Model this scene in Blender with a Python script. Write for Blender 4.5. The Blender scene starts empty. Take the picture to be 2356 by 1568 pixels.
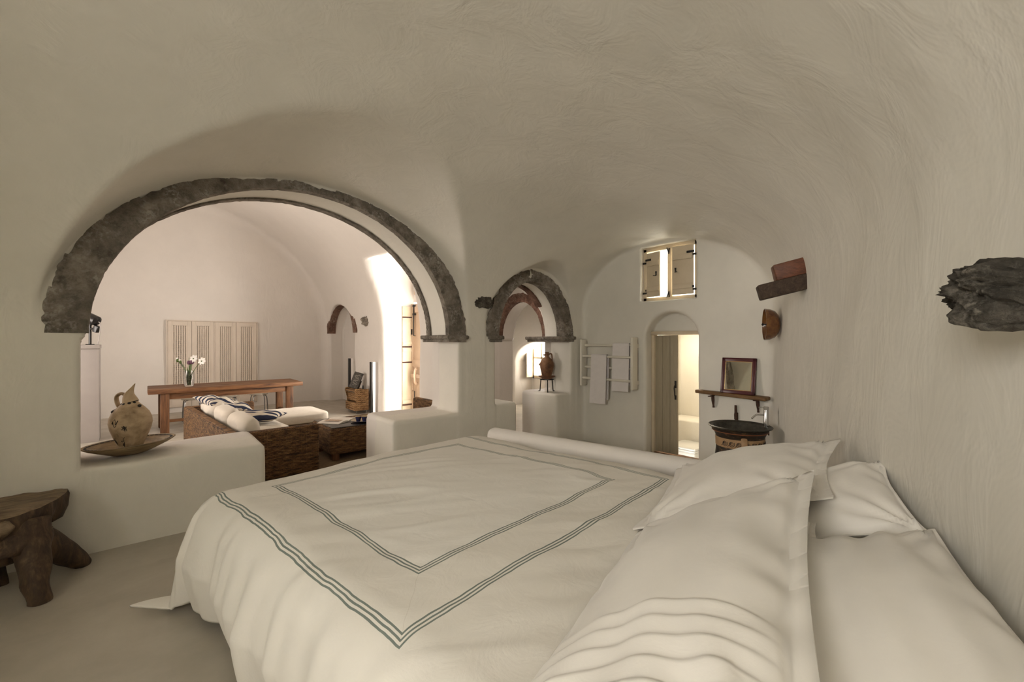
import bpy, bmesh, math, random
import numpy as np
from mathutils import Vector, Matrix, noise
random.seed(7)
rng = np.random.default_rng(7)
PI = math.pi
scene = bpy.context.scene
COL = scene.collection

# ------------------------------------------------------------------ camera, world, lights, exposure
# world axes: x runs along the arcaded wall towards the end wall, y through the arcade into the living room
cam_d = bpy.data.cameras.new('camera')
cam_d.sensor_width = 36.0
cam_d.lens = 36.0 * 1000.0 / 2356.0
cam_d.clip_start = 0.05
cam = bpy.data.objects.new('camera', cam_d)
cam.location = (0.2705, -4.5503, 1.6)
cam.rotation_euler = (PI / 2, 0, math.atan2(0.7552, 0.6555) - PI / 2)
COL.objects.link(cam)
scene.camera = cam

scene.view_settings.view_transform = 'Standard'
scene.view_settings.look = 'None'
scene.view_settings.exposure = 0.27
scene.view_settings.gamma = 1.0
scene.view_settings.use_curve_mapping = False
scene.cycles.max_bounces = 7
scene.cycles.use_light_tree = False
scene.cycles.diffuse_bounces = 5
scene.cycles.glossy_bounces = 3
scene.cycles.transmission_bounces = 6
scene.cycles.caustics_reflective = False
scene.cycles.caustics_refractive = False
scene.cycles.sample_clamp_indirect = 6.0

wd = bpy.data.worlds.new('daylight')
scene.world = wd
wd.use_nodes = True
bg = wd.node_tree.nodes['Background']
bg.inputs['Color'].default_value = (1.0, 0.95, 0.86, 1)
bg.inputs['Strength'].default_value = 3.5

def area(name, loc, direction, sx, sy, energy, color):
    l = bpy.data.lights.new(name, 'AREA')
    l.shape = 'RECTANGLE'; l.size = sx; l.size_y = sy
    l.energy = energy; l.color = color
    o = bpy.data.objects.new(name, l)
    o.location = loc
    o.rotation_euler = Vector(direction).to_track_quat('-Z', 'Y').to_euler()
    COL.objects.link(o)
    return o

area('added_bedroom_daylight', (-3.45, -4.55, 2.50), (1, 0.14, -0.16), 1.25, 1.1, 118, (1.0, 0.972, 0.90))  # added light in an unseen window behind the camera
area('added_living_daylight', (-2.45, 3.7, 1.75), (1, -0.35, 0.1), 2.2, 1.8, 94, (1.0, 0.86, 0.77))  # added light in an unseen side window, tilted towards the bedroom
area('daylight_entrance', (5.12, 3.12, 1.5), (-1, 0.75, 0), 0.66, 2.4, 150, (1.0, 0.93, 0.85))
area('daylight_end_window', (6.2, -1.46, 2.55), (-1, 0, 0), 0.6, 0.6, 14, (1.0, 0.93, 0.82))
area('daylight_alcove_window', (8.3, 3.24, 1.15), (-1, -0.45, 0), 0.6, 0.85, 62, (1.0, 0.9, 0.8))
area('passage_fill', (4.95, 1.25, 2.62), (0.1, -0.1, -1), 0.3, 0.3, 11, (1.0, 0.88, 0.78))  # added fill light under the passage ceiling, brightens the dark jamb
area('bathroom_lamp', (6.75, -1.05, 1.95), (0, -0.3, -1), 0.25, 0.25, 16, (1.0, 0.86, 0.66))

# ------------------------------------------------------------------ helpers
WL = {}

def tag(o, label=None, cat=None, group=None, kind=None):
    if label: o['label'] = label
    if cat: o['category'] = cat
    if group: o['group'] = group
    if kind: o['kind'] = kind
    return o

def thing(name, label, cat, loc, group=None, kind=None):
    o = bpy.data.objects.new(name, None)
    o.empty_display_size = 0.05
    o.location = loc
    COL.objects.link(o)
    WL[o.name] = np.array(loc, float)
    return tag(o, label, cat, group, kind)

def part(name, md, m, parent=None, smooth=True, sharp=35, loc=None, label=None):
    """md = (verts, faces[, uv]) in world coordinates -> one mesh object"""
    v = np.asarray(md[0], float)
    base = WL[parent.name] if parent is not None else (np.array(loc, float) if loc is not None else np.zeros(3))
    if parent is not None and loc is not None:
        origin = np.array(loc, float)
    else:
        origin = base
    me = bpy.data.meshes.new(name)
    me.from_pydata([tuple(p) for p in (v - origin)], [], [tuple(int(i) for i in f) for f in md[1]])
    if len(md) > 2 and md[2] is not None:
        uvl = me.uv_layers.new(name='UVMap')
        li = np.empty(len(me.loops), dtype=np.int32)
        me.loops.foreach_get('vertex_index', li)
        uvl.data.foreach_set('uv', np.asarray(md[2], float)[li].astype(np.float32).ravel())
    if smooth:
        me.polygons.foreach_set('use_smooth', [True] * len(me.polygons))
        if sharp: me.set_sharp_from_angle(angle=math.radians(sharp))
    me.update()
    if m: me.materials.append(m)
    o = bpy.data.objects.new(name, me)
    COL.objects.link(o)
    if parent is not None:
        o.parent = parent
        o.location = origin - base
    else:
        o.location = origin
    WL[o.name] = origin
    if label: o['label'] = label
    return o

def single(name, md, m, label, cat, group=None, loc=None, **k):
    v = np.asarray(md[0], float)
    if loc is None:
        loc = ((v[:, 0].min() + v[:, 0].max()) / 2, (v[:, 1].min() + v[:, 1].max()) / 2, v[:, 2].min())
    o = part(name, md, m, None, loc=loc, **k)
    return tag(o, label, cat, group)

def struct(name, md, m, label, **k):
    o = part(name, md, m, None, **k)
    return tag(o, label, None, None, 'structure')

def join(*mds):
    vs, fs, n = [], [], 0
    for md in mds:
        v = np.asarray(md[0], float)
        vs.append(v); fs += [[i + n for i in f] for f in md[1]]
        n += len(v)
    return np.vstack(vs), fs

def from_bm(bm):
    bm.verts.ensure_lookup_table()
    v = np.array([p.co[:] for p in bm.verts])
    f = [[q.index for q in fc.verts] for fc in bm.faces]
    bm.free()
    return v, f

def obox(c, ax, ay, az, bevel=0.0, seg=2):
    """box from centre and three half-extent vectors"""
    c, ax, ay, az = (np.array(q, float) for q in (c, ax, ay, az))
    if np.dot(np.cross(ax, ay), az) < 0: ax = -ax
    v = [c + sx * ax + sy * ay + sz * az for sz in (-1, 1) for sy in (-1, 1) for sx in (-1, 1)]
    f = [(0, 2, 3, 1), (4, 5, 7, 6), (0, 1, 5, 4), (2, 6, 7, 3), (0, 4, 6, 2), (1, 3, 7, 5)]
    if bevel <= 0: return np.array(v), [list(q) for q in f]
    bm = bmesh.new()
    bv = [bm.verts.new(p) for p in v]
    for q in f: bm.faces.new([bv[i] for i in q])
    bmesh.ops.bevel(bm, geom=bm.edges[:], offset=bevel, segments=seg, affect='EDGES', profile=0.5)
    bm.verts.index_update()
    return from_bm(bm)

def box(x0, x1, y0, y1, z0, z1, bevel=0.0, seg=2):
    return obox(((x0 + x1) / 2, (y0 + y1) / 2, (z0 + z1) / 2), ((x1 - x0) / 2, 0, 0), (0, (y1 - y0) / 2, 0), (0, 0, (z1 - z0) / 2), bevel, seg)

def frame_from(t):
    t = t / (np.linalg.norm(t) + 1e-9)
    a = np.array([0, 0, 1.0]) if abs(t[2]) < 0.9 else np.array([1.0, 0, 0])
    x = np.cross(a, t); x /= np.linalg.norm(x)
    return x, np.cross(t, x)

def tube(path, r, n=10, caps=True, squash=None):
    path = np.array(path, float)
    m = len(path)
    r = np.full(m, r) if np.isscalar(r) else np.array(r, float)
    v, f = [], []
    x = y = None
    for i in range(m):
        t = path[min(i + 1, m - 1)] - path[max(i - 1, 0)]
        if x is None: x, y = frame_from(t)
        else:
            tn = t / (np.linalg.norm(t) + 1e-9)
            x = x - tn * np.dot(x, tn); x /= np.linalg.norm(x) + 1e-9
            y = np.cross(tn, x)
        for k in range(n):
            a = 2 * PI * k / n
            sx, sy = (1, 1) if squash is None else squash
            v.append(path[i] + r[i] * (sx * math.cos(a) * x + sy * math.sin(a) * y))
    for i in range(m - 1):
        for k in range(n):
            f.append([i * n + k, i * n + (k + 1) % n, (i + 1) * n + (k + 1) % n, (i + 1) * n + k])
    if caps:
        f.append(list(range(n))[::-1]); f.append([(m - 1) * n + k for k in range(n)])
    return np.array(v), f

def smooth_path(pts, n=24):
    pts = [np.array(p, float) for p in pts]
    P = [2 * pts[0] - pts[1]] + pts + [2 * pts[-1] - pts[-2]]
    out = []
    seg = len(pts) - 1
    for j in range(n):
        u = j / (n - 1) * seg
        i = min(int(u), seg - 1); t = u - i
        a, b, c, d = P[i], P[i + 1], P[i + 2], P[i + 3]
        out.append(0.5 * ((2 * b) + (c - a) * t + (2 * a - 5 * b + 4 * c - d) * t * t + (3 * b - a - 3 * c + d) * t ** 3))
    return np.array(out)

def lathe(prof, c, n=36, tilt=None):
    """prof [(r, z)] from the bottom axis up (or around a closed wall); r=0 ends close"""
    v, f = [], []
    c = np.array(c, float)
    m = len(prof)
    for (r, z) in prof:
        for k in range(n):
            a = 2 * PI * k / n
            v.append((max(r, 1e-4) * math.cos(a), max(r, 1e-4) * math.sin(a), z))
    for i in range(m - 1):
        for k in range(n):
            f.append([i * n + k, i * n + (k + 1) % n, (i + 1) * n + (k + 1) % n, (i + 1) * n + k])
    v = np.array(v)
    if tilt is not None: v = v @ np.array(tilt).T
    return v + c, f

def rotm(axis, deg):
    return np.array(Matrix.Rotation(math.radians(deg), 3, axis))

def nz(p, s=1.0, o=0):
    return noise.noise(Vector((p[0] * s + o, p[1] * s - o * 0.7, p[2] * s + o * 1.3)))

def rock(c, rad, seed=0, sub=4, amp=0.35, freq=2.2, blunt=False):
    bm = bmesh.new()
    bmesh.ops.create_icosphere(bm, subdivisions=sub, radius=1.0)
    for v in bm.verts:
        p = v.co.copy()
        d = 1.0
        if blunt:
            d = (abs(p.x) ** 4 + abs(p.y) ** 4 + abs(p.z) ** 4) ** -0.25
        d *= 1 + amp * nz(p, freq, seed * 7.3) + amp * 0.55 * nz(p, freq * 2.3, seed * 3.1 + 5)
        d += amp * 0.35 * (1 - abs(nz(p, freq * 4.5, seed + 11)) * 2) * 0.5
        if blunt:
            # layered, fractured faces
            q = p.z * 5.0 + 1.2 * nz(p, 2.0, seed)
            d += 0.10 * (abs((q % 1.0) - 0.5) - 0.25) - 0.22 * max(0, 0.12 - abs(nz(p, 3.0, seed + 21))) * 4 * amp + 0.05 * nz(p, 13, seed)
        v.co = p * d
    bm.verts.index_update()
    v, f = from_bm(bm)
    if np.ndim(rad) == 1: v = v * np.array(rad)
    else: v = v @ np.array(rad).T
    return v + np.array(c), f

def grid_faces(nu, nv, flip=False, off=0):
    f = []
    for i in range(nu - 1):
        for j in range(nv - 1):
            q = [off + i * nv + j, off + (i + 1) * nv + j, off + (i + 1) * nv + j + 1, off + i * nv + j + 1]
            f.append(q[::-1] if flip else q)
    return f

def weld(md, d=1e-4):
    bm = bmesh.new()
    bv = [bm.verts.new(p) for p in md[0]]
    for q in md[1]:
        try: bm.faces.new([bv[i] for i in q])
        except ValueError: pass
    bmesh.ops.remove_doubles(bm, verts=bm.verts[:], dist=d)
    bmesh.ops.recalc_face_normals(bm, faces=bm.faces[:])
    bm.verts.index_update()
    return from_bm(bm)

def copy_tree(o, loc, rotz=None, label=None, parent=None):
    c = o.copy(); COL.objects.link(c)
    if parent is not None: c.parent = parent
    if loc is not None:
        c.location = loc
        WL[c.name] = np.array(loc, float)
    if rotz is not None: c.rotation_euler = (0, 0, rotz)
    if label: c['label'] = label
    for ch in list(o.children): copy_tree(ch, None, parent=c)
    return c

# ------------------------------------------------------------------ materials
def mat(name, col, rough=0.6, metal=0.0, spec=0.5):
    m = bpy.data.materials.new(name); m.use_nodes = True
    b = m.node_tree.nodes['Principled BSDF']
    b.inputs['Base Color'].default_value = (*col, 1)
    b.inputs['Roughness'].default_value = rough
    b.inputs['Metallic'].default_value = metal
    b.inputs['Specular IOR Level'].default_value = spec
    return m

class NT:
    def __init__(s, m):
        s.t = m.node_tree; s.b = s.t.nodes['Principled BSDF']
    def n(s, kind, **k):
        nd = s.t.nodes.new(kind)
        for a, v in k.items():
            if a in nd.inputs and not hasattr(nd, a): nd.inputs[a].default_value = v
            else: setattr(nd, a, v)
        return nd
    def set(s, nd, **k):
        for a, v in k.items(): nd.inputs[a].default_value = v
        return nd
    def l(s, a, b): s.t.links.new(a, b)
    def coords(s, scale=(1, 1, 1), rot=(0, 0, 0), kind='Object'):
        tc = s.n('ShaderNodeTexCoord'); mp = s.n('ShaderNodeMapping')
        mp.inputs['Scale'].default_value = scale; mp.inputs['Rotation'].default_value = rot
        s.l(tc.outputs[kind], mp.inputs['Vector'])
        return mp.outputs['Vector']
    def noise(s, vec, scale, detail=4, rough=0.55, dist=0.0):
        nd = s.n('ShaderNodeTexNoise')
        nd.inputs['Scale'].default_value = scale; nd.inputs['Detail'].default_value = detail
        nd.inputs['Roughness'].default_value = rough; nd.inputs['Distortion'].default_value = dist
        s.l(vec, nd.inputs['Vector'])
        return nd.outputs['Fac']
    def ramp(s, fac, stops):
        r = s.n('ShaderNodeValToRGB')
        e = r.color_ramp.elements
        while len(e) < len(stops): e.new(0.5)
        for i, (p, c) in enumerate(stops):
            e[i].position = p; e[i].color = (*c, 1) if len(c) == 3 else c
        s.l(fac, r.inputs['Fac'])
        return r.outputs['Color']
    def math(s, op, a, b=None):
        nd = s.n('ShaderNodeMath', operation=op)
        for i, q in enumerate((a, b)):
            if q is None: continue
            if isinstance(q, (int, float)): nd.inputs[i].default_value = q
            else: s.l(q, nd.inputs[i])
        return nd.outputs[0]
    def mix(s, fac, a, b, blend='MIX'):
        nd = s.n('ShaderNodeMix', data_type='RGBA', blend_type=blend)
        for k, q in ((0, fac), (6, a), (7, b)):
            if isinstance(q, (int, float)): nd.inputs[k].default_value = q
            elif isinstance(q, tuple): nd.inputs[k].default_value = (*q, 1) if len(q) == 3 else q
            else: s.l(q, nd.inputs[k])
        return nd.outputs[2]
    def bump(s, h, strength=0.3, dist=0.02, prev=None):
        nd = s.n('ShaderNodeBump')
        nd.inputs['Strength'].default_value = strength; nd.inputs['Distance'].default_value = dist
        s.l(h, nd.inputs['Height'])
        if prev is not None: s.l(prev, nd.inputs['Normal'])
        return nd.outputs['Normal']
    def col(s, c): s.l(c, s.b.inputs['Base Color'])
    def nor(s, c): s.l(c, s.b.inputs['Normal'])
    def rou(s, c): s.l(c, s.b.inputs['Roughness'])

def noisy(name, stops, scale=6, stretch=(1, 1, 1), rough=0.6, bump=0.2, bdist=0.01, detail=6, metal=0, dist=0.0, fine=None, spec=0.5):
    m = mat(name, stops[0][1], rough, metal, spec); t = NT(m)
    v = t.coords(stretch)
    fac = t.noise(v, scale, detail, 0.6, dist)
    t.col(t.ramp(fac, stops))
    if bump:
        h = fac if fine is None else t.noise(v, fine, 5)
        t.nor(t.bump(h, bump, bdist))
    return m

def plaster(name, base, var=0.05):
    m = mat(name, base, 0.62, 0, 0.35); t = NT(m)
    v = t.coords()
    lo = tuple(c * (1 - var) * 0.985 for c in base); hi = tuple(min(1, c * (1 + var) * 0.985) for c in base)
    big = t.noise(v, 1.3, 4, 0.65)
    t.col(t.ramp(big, [(0.3, lo), (0.7, hi)]))
    trowel = t.noise(t.coords((1.0, 1.0, 0.5)), 4.0, 4, 0.6, 0.8)
    brush = t.noise(t.coords((26, 26, 4.0)), 1.0, 3, 0.6)
    h = t.math('ADD', t.math('MULTIPLY', trowel, 0.0112), t.math('MULTIPLY', brush, 0.0008))
    t.nor(t.bump(h, 1.0, 1.0))
    return m

M = {}
M['plaster'] = plaster('lime_plaster', (0.755, 0.725, 0.655))
M['plaster_smooth'] = plaster('white_plaster', (0.74, 0.70, 0.655), 0.03)

def make_floor():
    m = mat('polished_cement', (0.5, 0.47, 0.41), 0.4, 0, 0.45); t = NT(m)
    v = t.coords()
    a = t.noise(v, 1.6, 7, 0.65, 0.4)
    t.col(t.ramp(a, [(0.3, (0.37, 0.335, 0.275)), (0.55, (0.44, 0.40, 0.335)), (0.75, (0.50, 0.46, 0.39))]))
    r = t.noise(v, 5, 4)
    t.rou(t.ramp(r, [(0.3, (0.28,) * 3), (0.7, (0.5,) * 3)]))
    t.nor(t.bump(t.noise(v, 9, 5), 0.12, 0.006))
    return m
M['floor'] = make_floor()

def make_stone(name, dark, mid, light, scale=9):
    m = mat(name, mid, 0.9, 0, 0.2); t = NT(m)
    v = t.coords()
    a = t.noise(v, scale, 9, 0.72)
    big = t.noise(v, scale * 0.35, 4, 0.6, 0.5)
    b = t.noise(v, scale * 0.45, 6, 0.7, 0.6)
    c = t.ramp(a, [(0.33, dark), (0.5, mid), (0.66, tuple(q * 1.45 for q in mid))])
    c = t.mix(t.ramp(big, [(0.40, (0.55,) * 3), (0.6, (0, 0, 0))]), c, tuple(q * 0.8 for q in dark))
    msk = t.ramp(b, [(0.48, (0, 0, 0)), (0.66, (1, 1, 1))])
    speck = t.ramp(t.noise(v, scale * 5, 4), [(0.45, (0, 0, 0)), (0.58, (1, 1, 1))])
    f = t.math('MULTIPLY', msk, speck)
    t.col(t.mix(t.math('MULTIPLY', f, 0.8), c, light))
    nb = t.bump(a, 1.0, 0.06)
    nb = t.bump(t.noise(v, scale * 5, 5), 0.6, 0.012, nb)
    t.nor(nb)
    return m
M['stone'] = make_stone('grey_volcanic_stone', (0.13, 0.11, 0.09), (0.31, 0.27, 0.225), (0.56, 0.52, 0.46))
M['stone_red'] = make_stone('red_brown_volcanic_stone', (0.11, 0.06, 0.043), (0.26, 0.15, 0.11), (0.45, 0.37, 0.30))
M['rock'] = make_stone('dark_lava_rock', (0.04, 0.035, 0.029), (0.15, 0.13, 0.105), (0.40, 0.36, 0.30), 13)

def make_wood(name, stops, stretch, scale=6, rough=0.55, bump=0.25, spec=0.4):
    m = mat(name, stops[0][1], rough, 0, spec); t = NT(m)
    v = t.coords(stretch)
    a = t.noise(v, scale, 7, 0.65, 0.6)
    b = t.noise(v, scale * 4, 4, 0.6)
    k = t.math('ADD', t.math('MULTIPLY', a, 0.75), t.math('MULTIPLY', b, 0.25))
    t.col(t.ramp(k, stops))
    t.nor(t.bump(k, bump, 0.01))
    return m
M['table_wood'] = make_wood('oiled_table_wood', [(0.34, (0.03, 0.013, 0.007)), (0.45, (0.13, 0.055, 0.022)), (0.6, (0.235, 0.11, 0.045)), (0.8, (0.33, 0.175, 0.08))], (0.5, 6, 6), 3.0)
M['table_leg_wood'] = make_wood('oiled_leg_wood', [(0.34, (0.03, 0.013, 0.007)), (0.45, (0.12, 0.052, 0.022)), (0.6, (0.22, 0.105, 0.045)), (0.8, (0.31, 0.165, 0.08))], (6, 6, 0.5), 3.0)
M['stump_top'] = make_wood('weathered_stump_top', [(0.3, (0.05, 0.032, 0.018)), (0.5, (0.17, 0.12, 0.072)), (0.75, (0.29, 0.215, 0.135))], (1.2, 5, 5), 4.5, 0.75, 0.5)
M['stump'] = make_wood('dark_stump_wood', [(0.3, (0.016, 0.010, 0.006)), (0.5, (0.06, 0.037, 0.021)), (0.72, (0.16, 0.105, 0.06))], (4, 4, 1.3), 4.0, 0.75, 0.6)
M['shelf_wood'] = make_wood('driftwood_shelf', [(0.3, (0.05, 0.025, 0.01)), (0.5, (0.17, 0.09, 0.035)), (0.75, (0.28, 0.16, 0.065))], (8, 0.8, 8), 4, 0.6, 0.3)
M['beam_red'] = make_wood('red_brown_beam', [(0.3, (0.05, 0.017, 0.008)), (0.55, (0.15, 0.05, 0.022)), (0.8, (0.24, 0.085, 0.04))], (3, 3, 9), 4, 0.5, 0.3)
M['beam_dark'] = make_wood('dark_brown_beam', [(0.3, (0.02, 0.012, 0.008)), (0.55, (0.065, 0.04, 0.026)), (0.8, (0.14, 0.10, 0.07))], (5, 5, 5), 5, 0.75, 0.5)
M['white_linen'] = None

def make_fabric(name, base, weave=420, wr=0.25, wscale=5, rough=0.85):
    m = mat(name, base, rough, 0, 0.2); t = NT(m)
    v = t.coords()
    a = t.noise(v, wscale, 5, 0.55, 0.5)
    t.col(t.ramp(a, [(0.3, tuple(c * 0.965 for c in base)), (0.7, tuple(min(1, c * 1.02) for c in base))]))
    nb = t.bump(t.noise(t.coords((1, 1, 1.0)), wscale * 1.6, 4, 0.55, 1.0), wr, 0.012)
    nb = t.bump(t.noise(v, weave, 2), 0.05, 0.002, nb)
    t.nor(nb)
    try:
        t.b.inputs['Sheen Weight'].default_value = 0.15
    except KeyError: pass
    return m
M['pillow'] = make_fabric('white_cotton', (0.76, 0.725, 0.675), wr=0.12)
M['cushion'] = make_fabric('cream_canvas', (0.70, 0.64, 0.55), wr=0.3, wscale=7)
M['towel'] = make_fabric('white_towel', (0.78, 0.74, 0.73), 300, 0.15, 9)

# ------------------------------------------------------------------ the cave shell: one air volume, meshed with surface nets
RWN = (0.4410, -0.8976); RWC = 5.0215          # right wall line  n.p = c

def smin(a, b, k):
    h = np.clip(0.5 + 0.5 * (b - a) / k, 0, 1)
    return b + (a - b) * h - k * h * (1 - h)
def smax(a, b, k): return -smin(-a, -b, k)
def bx(X, Y, Z, x0, x1, y0, y1, z0, z1):
    return np.maximum(np.maximum(np.maximum(x0 - X, X - x1), np.maximum(y0 - Y, Y - y1)), np.maximum(z0 - Z, Z - z1))
def rbx(X, Y, Z, x0, x1, y0, y1, z0, z1, r):
    dx = np.abs(X - (x0 + x1) / 2) - (x1 - x0) / 2 + r
    dy = np.abs(Y - (y0 + y1) / 2) - (y1 - y0) / 2 + r
    dz = np.abs(Z - (z0 + z1) / 2) - (z1 - z0) / 2 + r
    return np.sqrt(np.maximum(dx, 0) ** 2 + np.maximum(dy, 0) ** 2 + np.maximum(dz, 0) ** 2) + np.minimum(np.maximum(dx, np.maximum(dy, dz)), 0) - r
def arch(S, Z, c, hw, spring, rise):
    e = np.sqrt(((S - c) / hw) ** 2 + (np.maximum(0, Z - spring) / rise) ** 2)
    return (e - 1) * min(hw, rise)

def air(X, Y, Z):
    # hand-plastered unevenness
    wob = 0.010 * np.sin(2.1 * X + 1.3 * Z + 0.5) * np.sin(1.7 * Y + 0.9 * Z) + 0.006 * np.sin(4.3 * X - 2.2 * Y + 3.1 * Z) + 0.004 * np.sin(7.7 * X + 6.1 * Z) * np.sin(6.9 * Y + 1.0)
    # bedroom vault
    dl = -Y
    dr = RWC - (RWN[0] * X + RWN[1] * Y)
    w = np.clip(dl + dr, 0.8, 5.6)
    q = np.clip((dl - dr) / w, -2, 2)
    tx = np.clip((X - 3.2) / 2.2, 0, 1)
    zl = 1.60 + 0.45 * tx
    tq = np.clip((q + 1) / 2, 0, 1)
    zs = zl * (1 - tq) + 2.08 * tq
    zc = 2.985 + (w - 2.6) * 0.22
    rise = zc - zs
    p = 2.0
    e = (np.abs(q) ** p + np.maximum(0, (Z - zs) / rise) ** p) ** (1 / p) - 1
    main = e * (0.55 * w / 2 + 0.45 * rise)
    # lunettes over the two arches
    g = np.maximum(0, -Y)
    g = 1.7 * np.tanh(g / 1.7)
    a1 = 1.86 + np.where(X > 1.6, 0.30, 0.15) * g; b1 = 1.475 + 0.12 * g
    lun1 = (np.sqrt(((X - 1.6) / a1) ** 2 + (np.maximum(0, Z - 1.68) / b1) ** 2) - 1) * 1.5
    lun1 = lun1 + 0.5 * np.maximum(0, -1.9 - Y) ** 2
    a2 = 0.90 + 0.16 * g; b2 = 0.985 + 0.12 * g
    lun2 = (np.sqrt(((X - 4.66) / a2) ** 2 + (np.maximum(0, Z - 1.68) / b2) ** 2) - 1) * 0.9
    lun2 = lun2 + 0.5 * np.maximum(0, -0.9 - Y) ** 2
    f = smin(main, lun1, 0.03)
    f = smin(f, lun2, 0.03)
    f = smax(f, Y, 0.02)
    f = smax(f, X - 5.75, 0.07)
    f = smax(f, -2.6 - X, 0.25)
    f = f + wob
    # big arch
    yc = np.clip(Y, 0, 0.55)
    ba = (np.sqrt(((X - 1.6 + 0.1 * yc) / (1.605 + 0.1 * yc)) ** 2 + (np.maximum(0, Z - 1.66) / 1.42) ** 2) - 1) * 1.42
    t = np.minimum(np.maximum(ba, Y - 0.52), np.maximum(bx(X, Y, Z, -1, 3.33, -1, 0.80, -1, 1.615), -0.03 - 0.16 * np.maximum(0, Y) - X))
    t = np.minimum(t, np.maximum(arch(X, Z, 1.6, 1.80, 1.66, 1.62), np.maximum(0.50 - Y, Y - 1.0)))
    t = np.maximum(t, -0.4 - Y)
    f = smin(f, t, 0.035)
    # small arch
    t = np.minimum(np.maximum(arch(X, Z, 4.63, 0.665, 1.66, 0.81), Y - 0.46), bx(X, Y, Z, 3.93, 5.43, -1, 0.85, -1, 1.615))
    t = np.maximum(t, -0.4 - Y)
    f = smin(f, t, 0.035)
    t = np.maximum(arch(X, Z, 4.75, 0.80, 1.66, 0.98), np.maximum(0.44 - Y, Y - 0.9))
    f = smin(f, t, 0.03)
    # living room
    lv = arch(X, Z, 1.0, 3.25, 1.7, 3.1)
    lv = smax(lv, Y - 7.75, 0.22)
    lv = smax(lv, 0.78 - Y, 0.03) + wob * 0.7
    f = smin(f, lv, 0.03)
    # niche, entrance, added unseen window lighting the living room
    t = np.maximum(np.maximum(arch(Y, Z, 6.66, 0.86, 1.8, 0.72), X - 4.62), 3.9 - X)
    f = smin(f, t, 0.03)
    t = np.maximum(np.maximum(arch(Y, Z, 3.50, 0.74, 2.9, 0.50), X - 4.98), 3.9 - X)
    f = smin(f, t, 0.16)
    t = np.minimum(bx(X, Y, Z, 4.8, 5.6, 2.76, 4.22, -1, 2.45), bx(X, Y, Z, -3.4, -2.0, 2.5, 4.9, 0.75, 2.65))
    f = smin(f, t, 0.03)
    # passage behind the small arch, the chamber beyond and its window alcove
    t = np.maximum(arch(Y, Z, 1.60, 0.90, 1.9, 0.85), np.maximum(4.5 - X, X - 6.0))
    f = smin(f, t, 0.04)
    t = np.minimum(arch(Y, Z, 1.82, 0.66, 1.66, 0.73), bx(X, Y, Z, 5, 7, 1.13, 2.51, -1, 1.615))
    t = np.maximum(t, np.maximum(5.6 - X, X - 6.6))
    f = smin(f, t, 0.03)
    t = smax(bx(X, Y, Z, 6.45, 7.4, 0.9, 4.2, -1, 9), Z - 2.7, 0.4)
    f = smin(f, t, 0.03)
    t = np.maximum(arch(Y, Z, 2.76, 0.86, 1.06, 0.52), np.maximum(7.2 - X, X - 8.04))
    f = smin(f, t, 0.08)
    f = np.minimum(f, bx(X, Y, Z, 7.9, 9.5, 2.92, 3.57, 0.66, 1.62))
    # end wall: door recess, bathroom, high window
    t = np.maximum(arch(Y, Z, -1.505, 0.375, 1.63, 0.36), np.maximum(5.4 - X, X - 5.94))
    f = smin(f, t, 0.05)
    t = np.minimum(bx(X, Y, Z, 5.8, 6.2, -1.87, -1.14, -1, 1.72), bx(X, Y, Z, 6.02, 7.45, -2.3, -0.75, -0.42, 2.0))
    f = smin(f, t, 0.03)
    f = smin(f, bx(X, Y, Z, 5.5, 6.1, -1.865, -1.04, 2.165, 2.93), 0.012)
    f = np.minimum(f, bx(X, Y, Z, 6.0, 9.0, -2.3, -0.15, 2.13, 3.3))
    # added unseen window behind the camera, its deep recess shaping the light
    f = smin(f, bx(X, Y, Z, -5, -2.4, -5.2, -3.9, 1.85, 3.1), 0.05)
    # parapets, low walls, bed surround, shelf behind the pillows
    s = rbx(X, Y, Z, -0.5, 1.19, 0.0, 0.79, -1, 0.645, 0.045)
    s = np.minimum(s, rbx(X, Y, Z, 2.46, 3.8, 0.0, 0.79, -1, 0.70, 0.045))
    s = np.minimum(s, rbx(X, Y, Z, 3.5, 4.32, 0.0, 0.78, -1, 0.75, 0.05))
    s = np.minimum(s, rbx(X, Y, Z, 5.10, 6.0, 0.0, 0.78, -1, 0.785, 0.04))
    s = s + wob * 0.6
    f = smax(f, -s, 0.03)
    # rounded masonry ledge along the far side of the bed
    ax, ay, bx_, by_ = 3.23, -0.86, 3.85, -3.95
    tt = np.clip(((X - ax) * (bx_ - ax) + (Y - ay) * (by_ - ay)) / ((bx_ - ax) ** 2 + (by_ - ay) ** 2), 0, 1)
    d = np.sqrt((X - ax - tt * (bx_ - ax)) ** 2 + (Y - ay - tt * (by_ - ay)) ** 2)
    led = np.maximum(np.sqrt(d ** 2 + np.maximum(0, Z - 0.575) ** 2) - 0.085, d - 0.085)
    f = smax(f, -led, 0.03)
    hs = np.maximum(np.maximum(Z - 0.66, -dr + 0.0), dr - 1.6)
    hs = np.maximum(hs, np.maximum(-4.62 - 0.0 * X - Y - 3.0, Y + 4.30 - 0.12 * (X - 1.8)))
    hs = np.maximum(hs, np.maximum(X - 3.7, 0.3 - X))
    f = smax(f, -hs, 0.04)
    return f.astype(np.float32)

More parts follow.
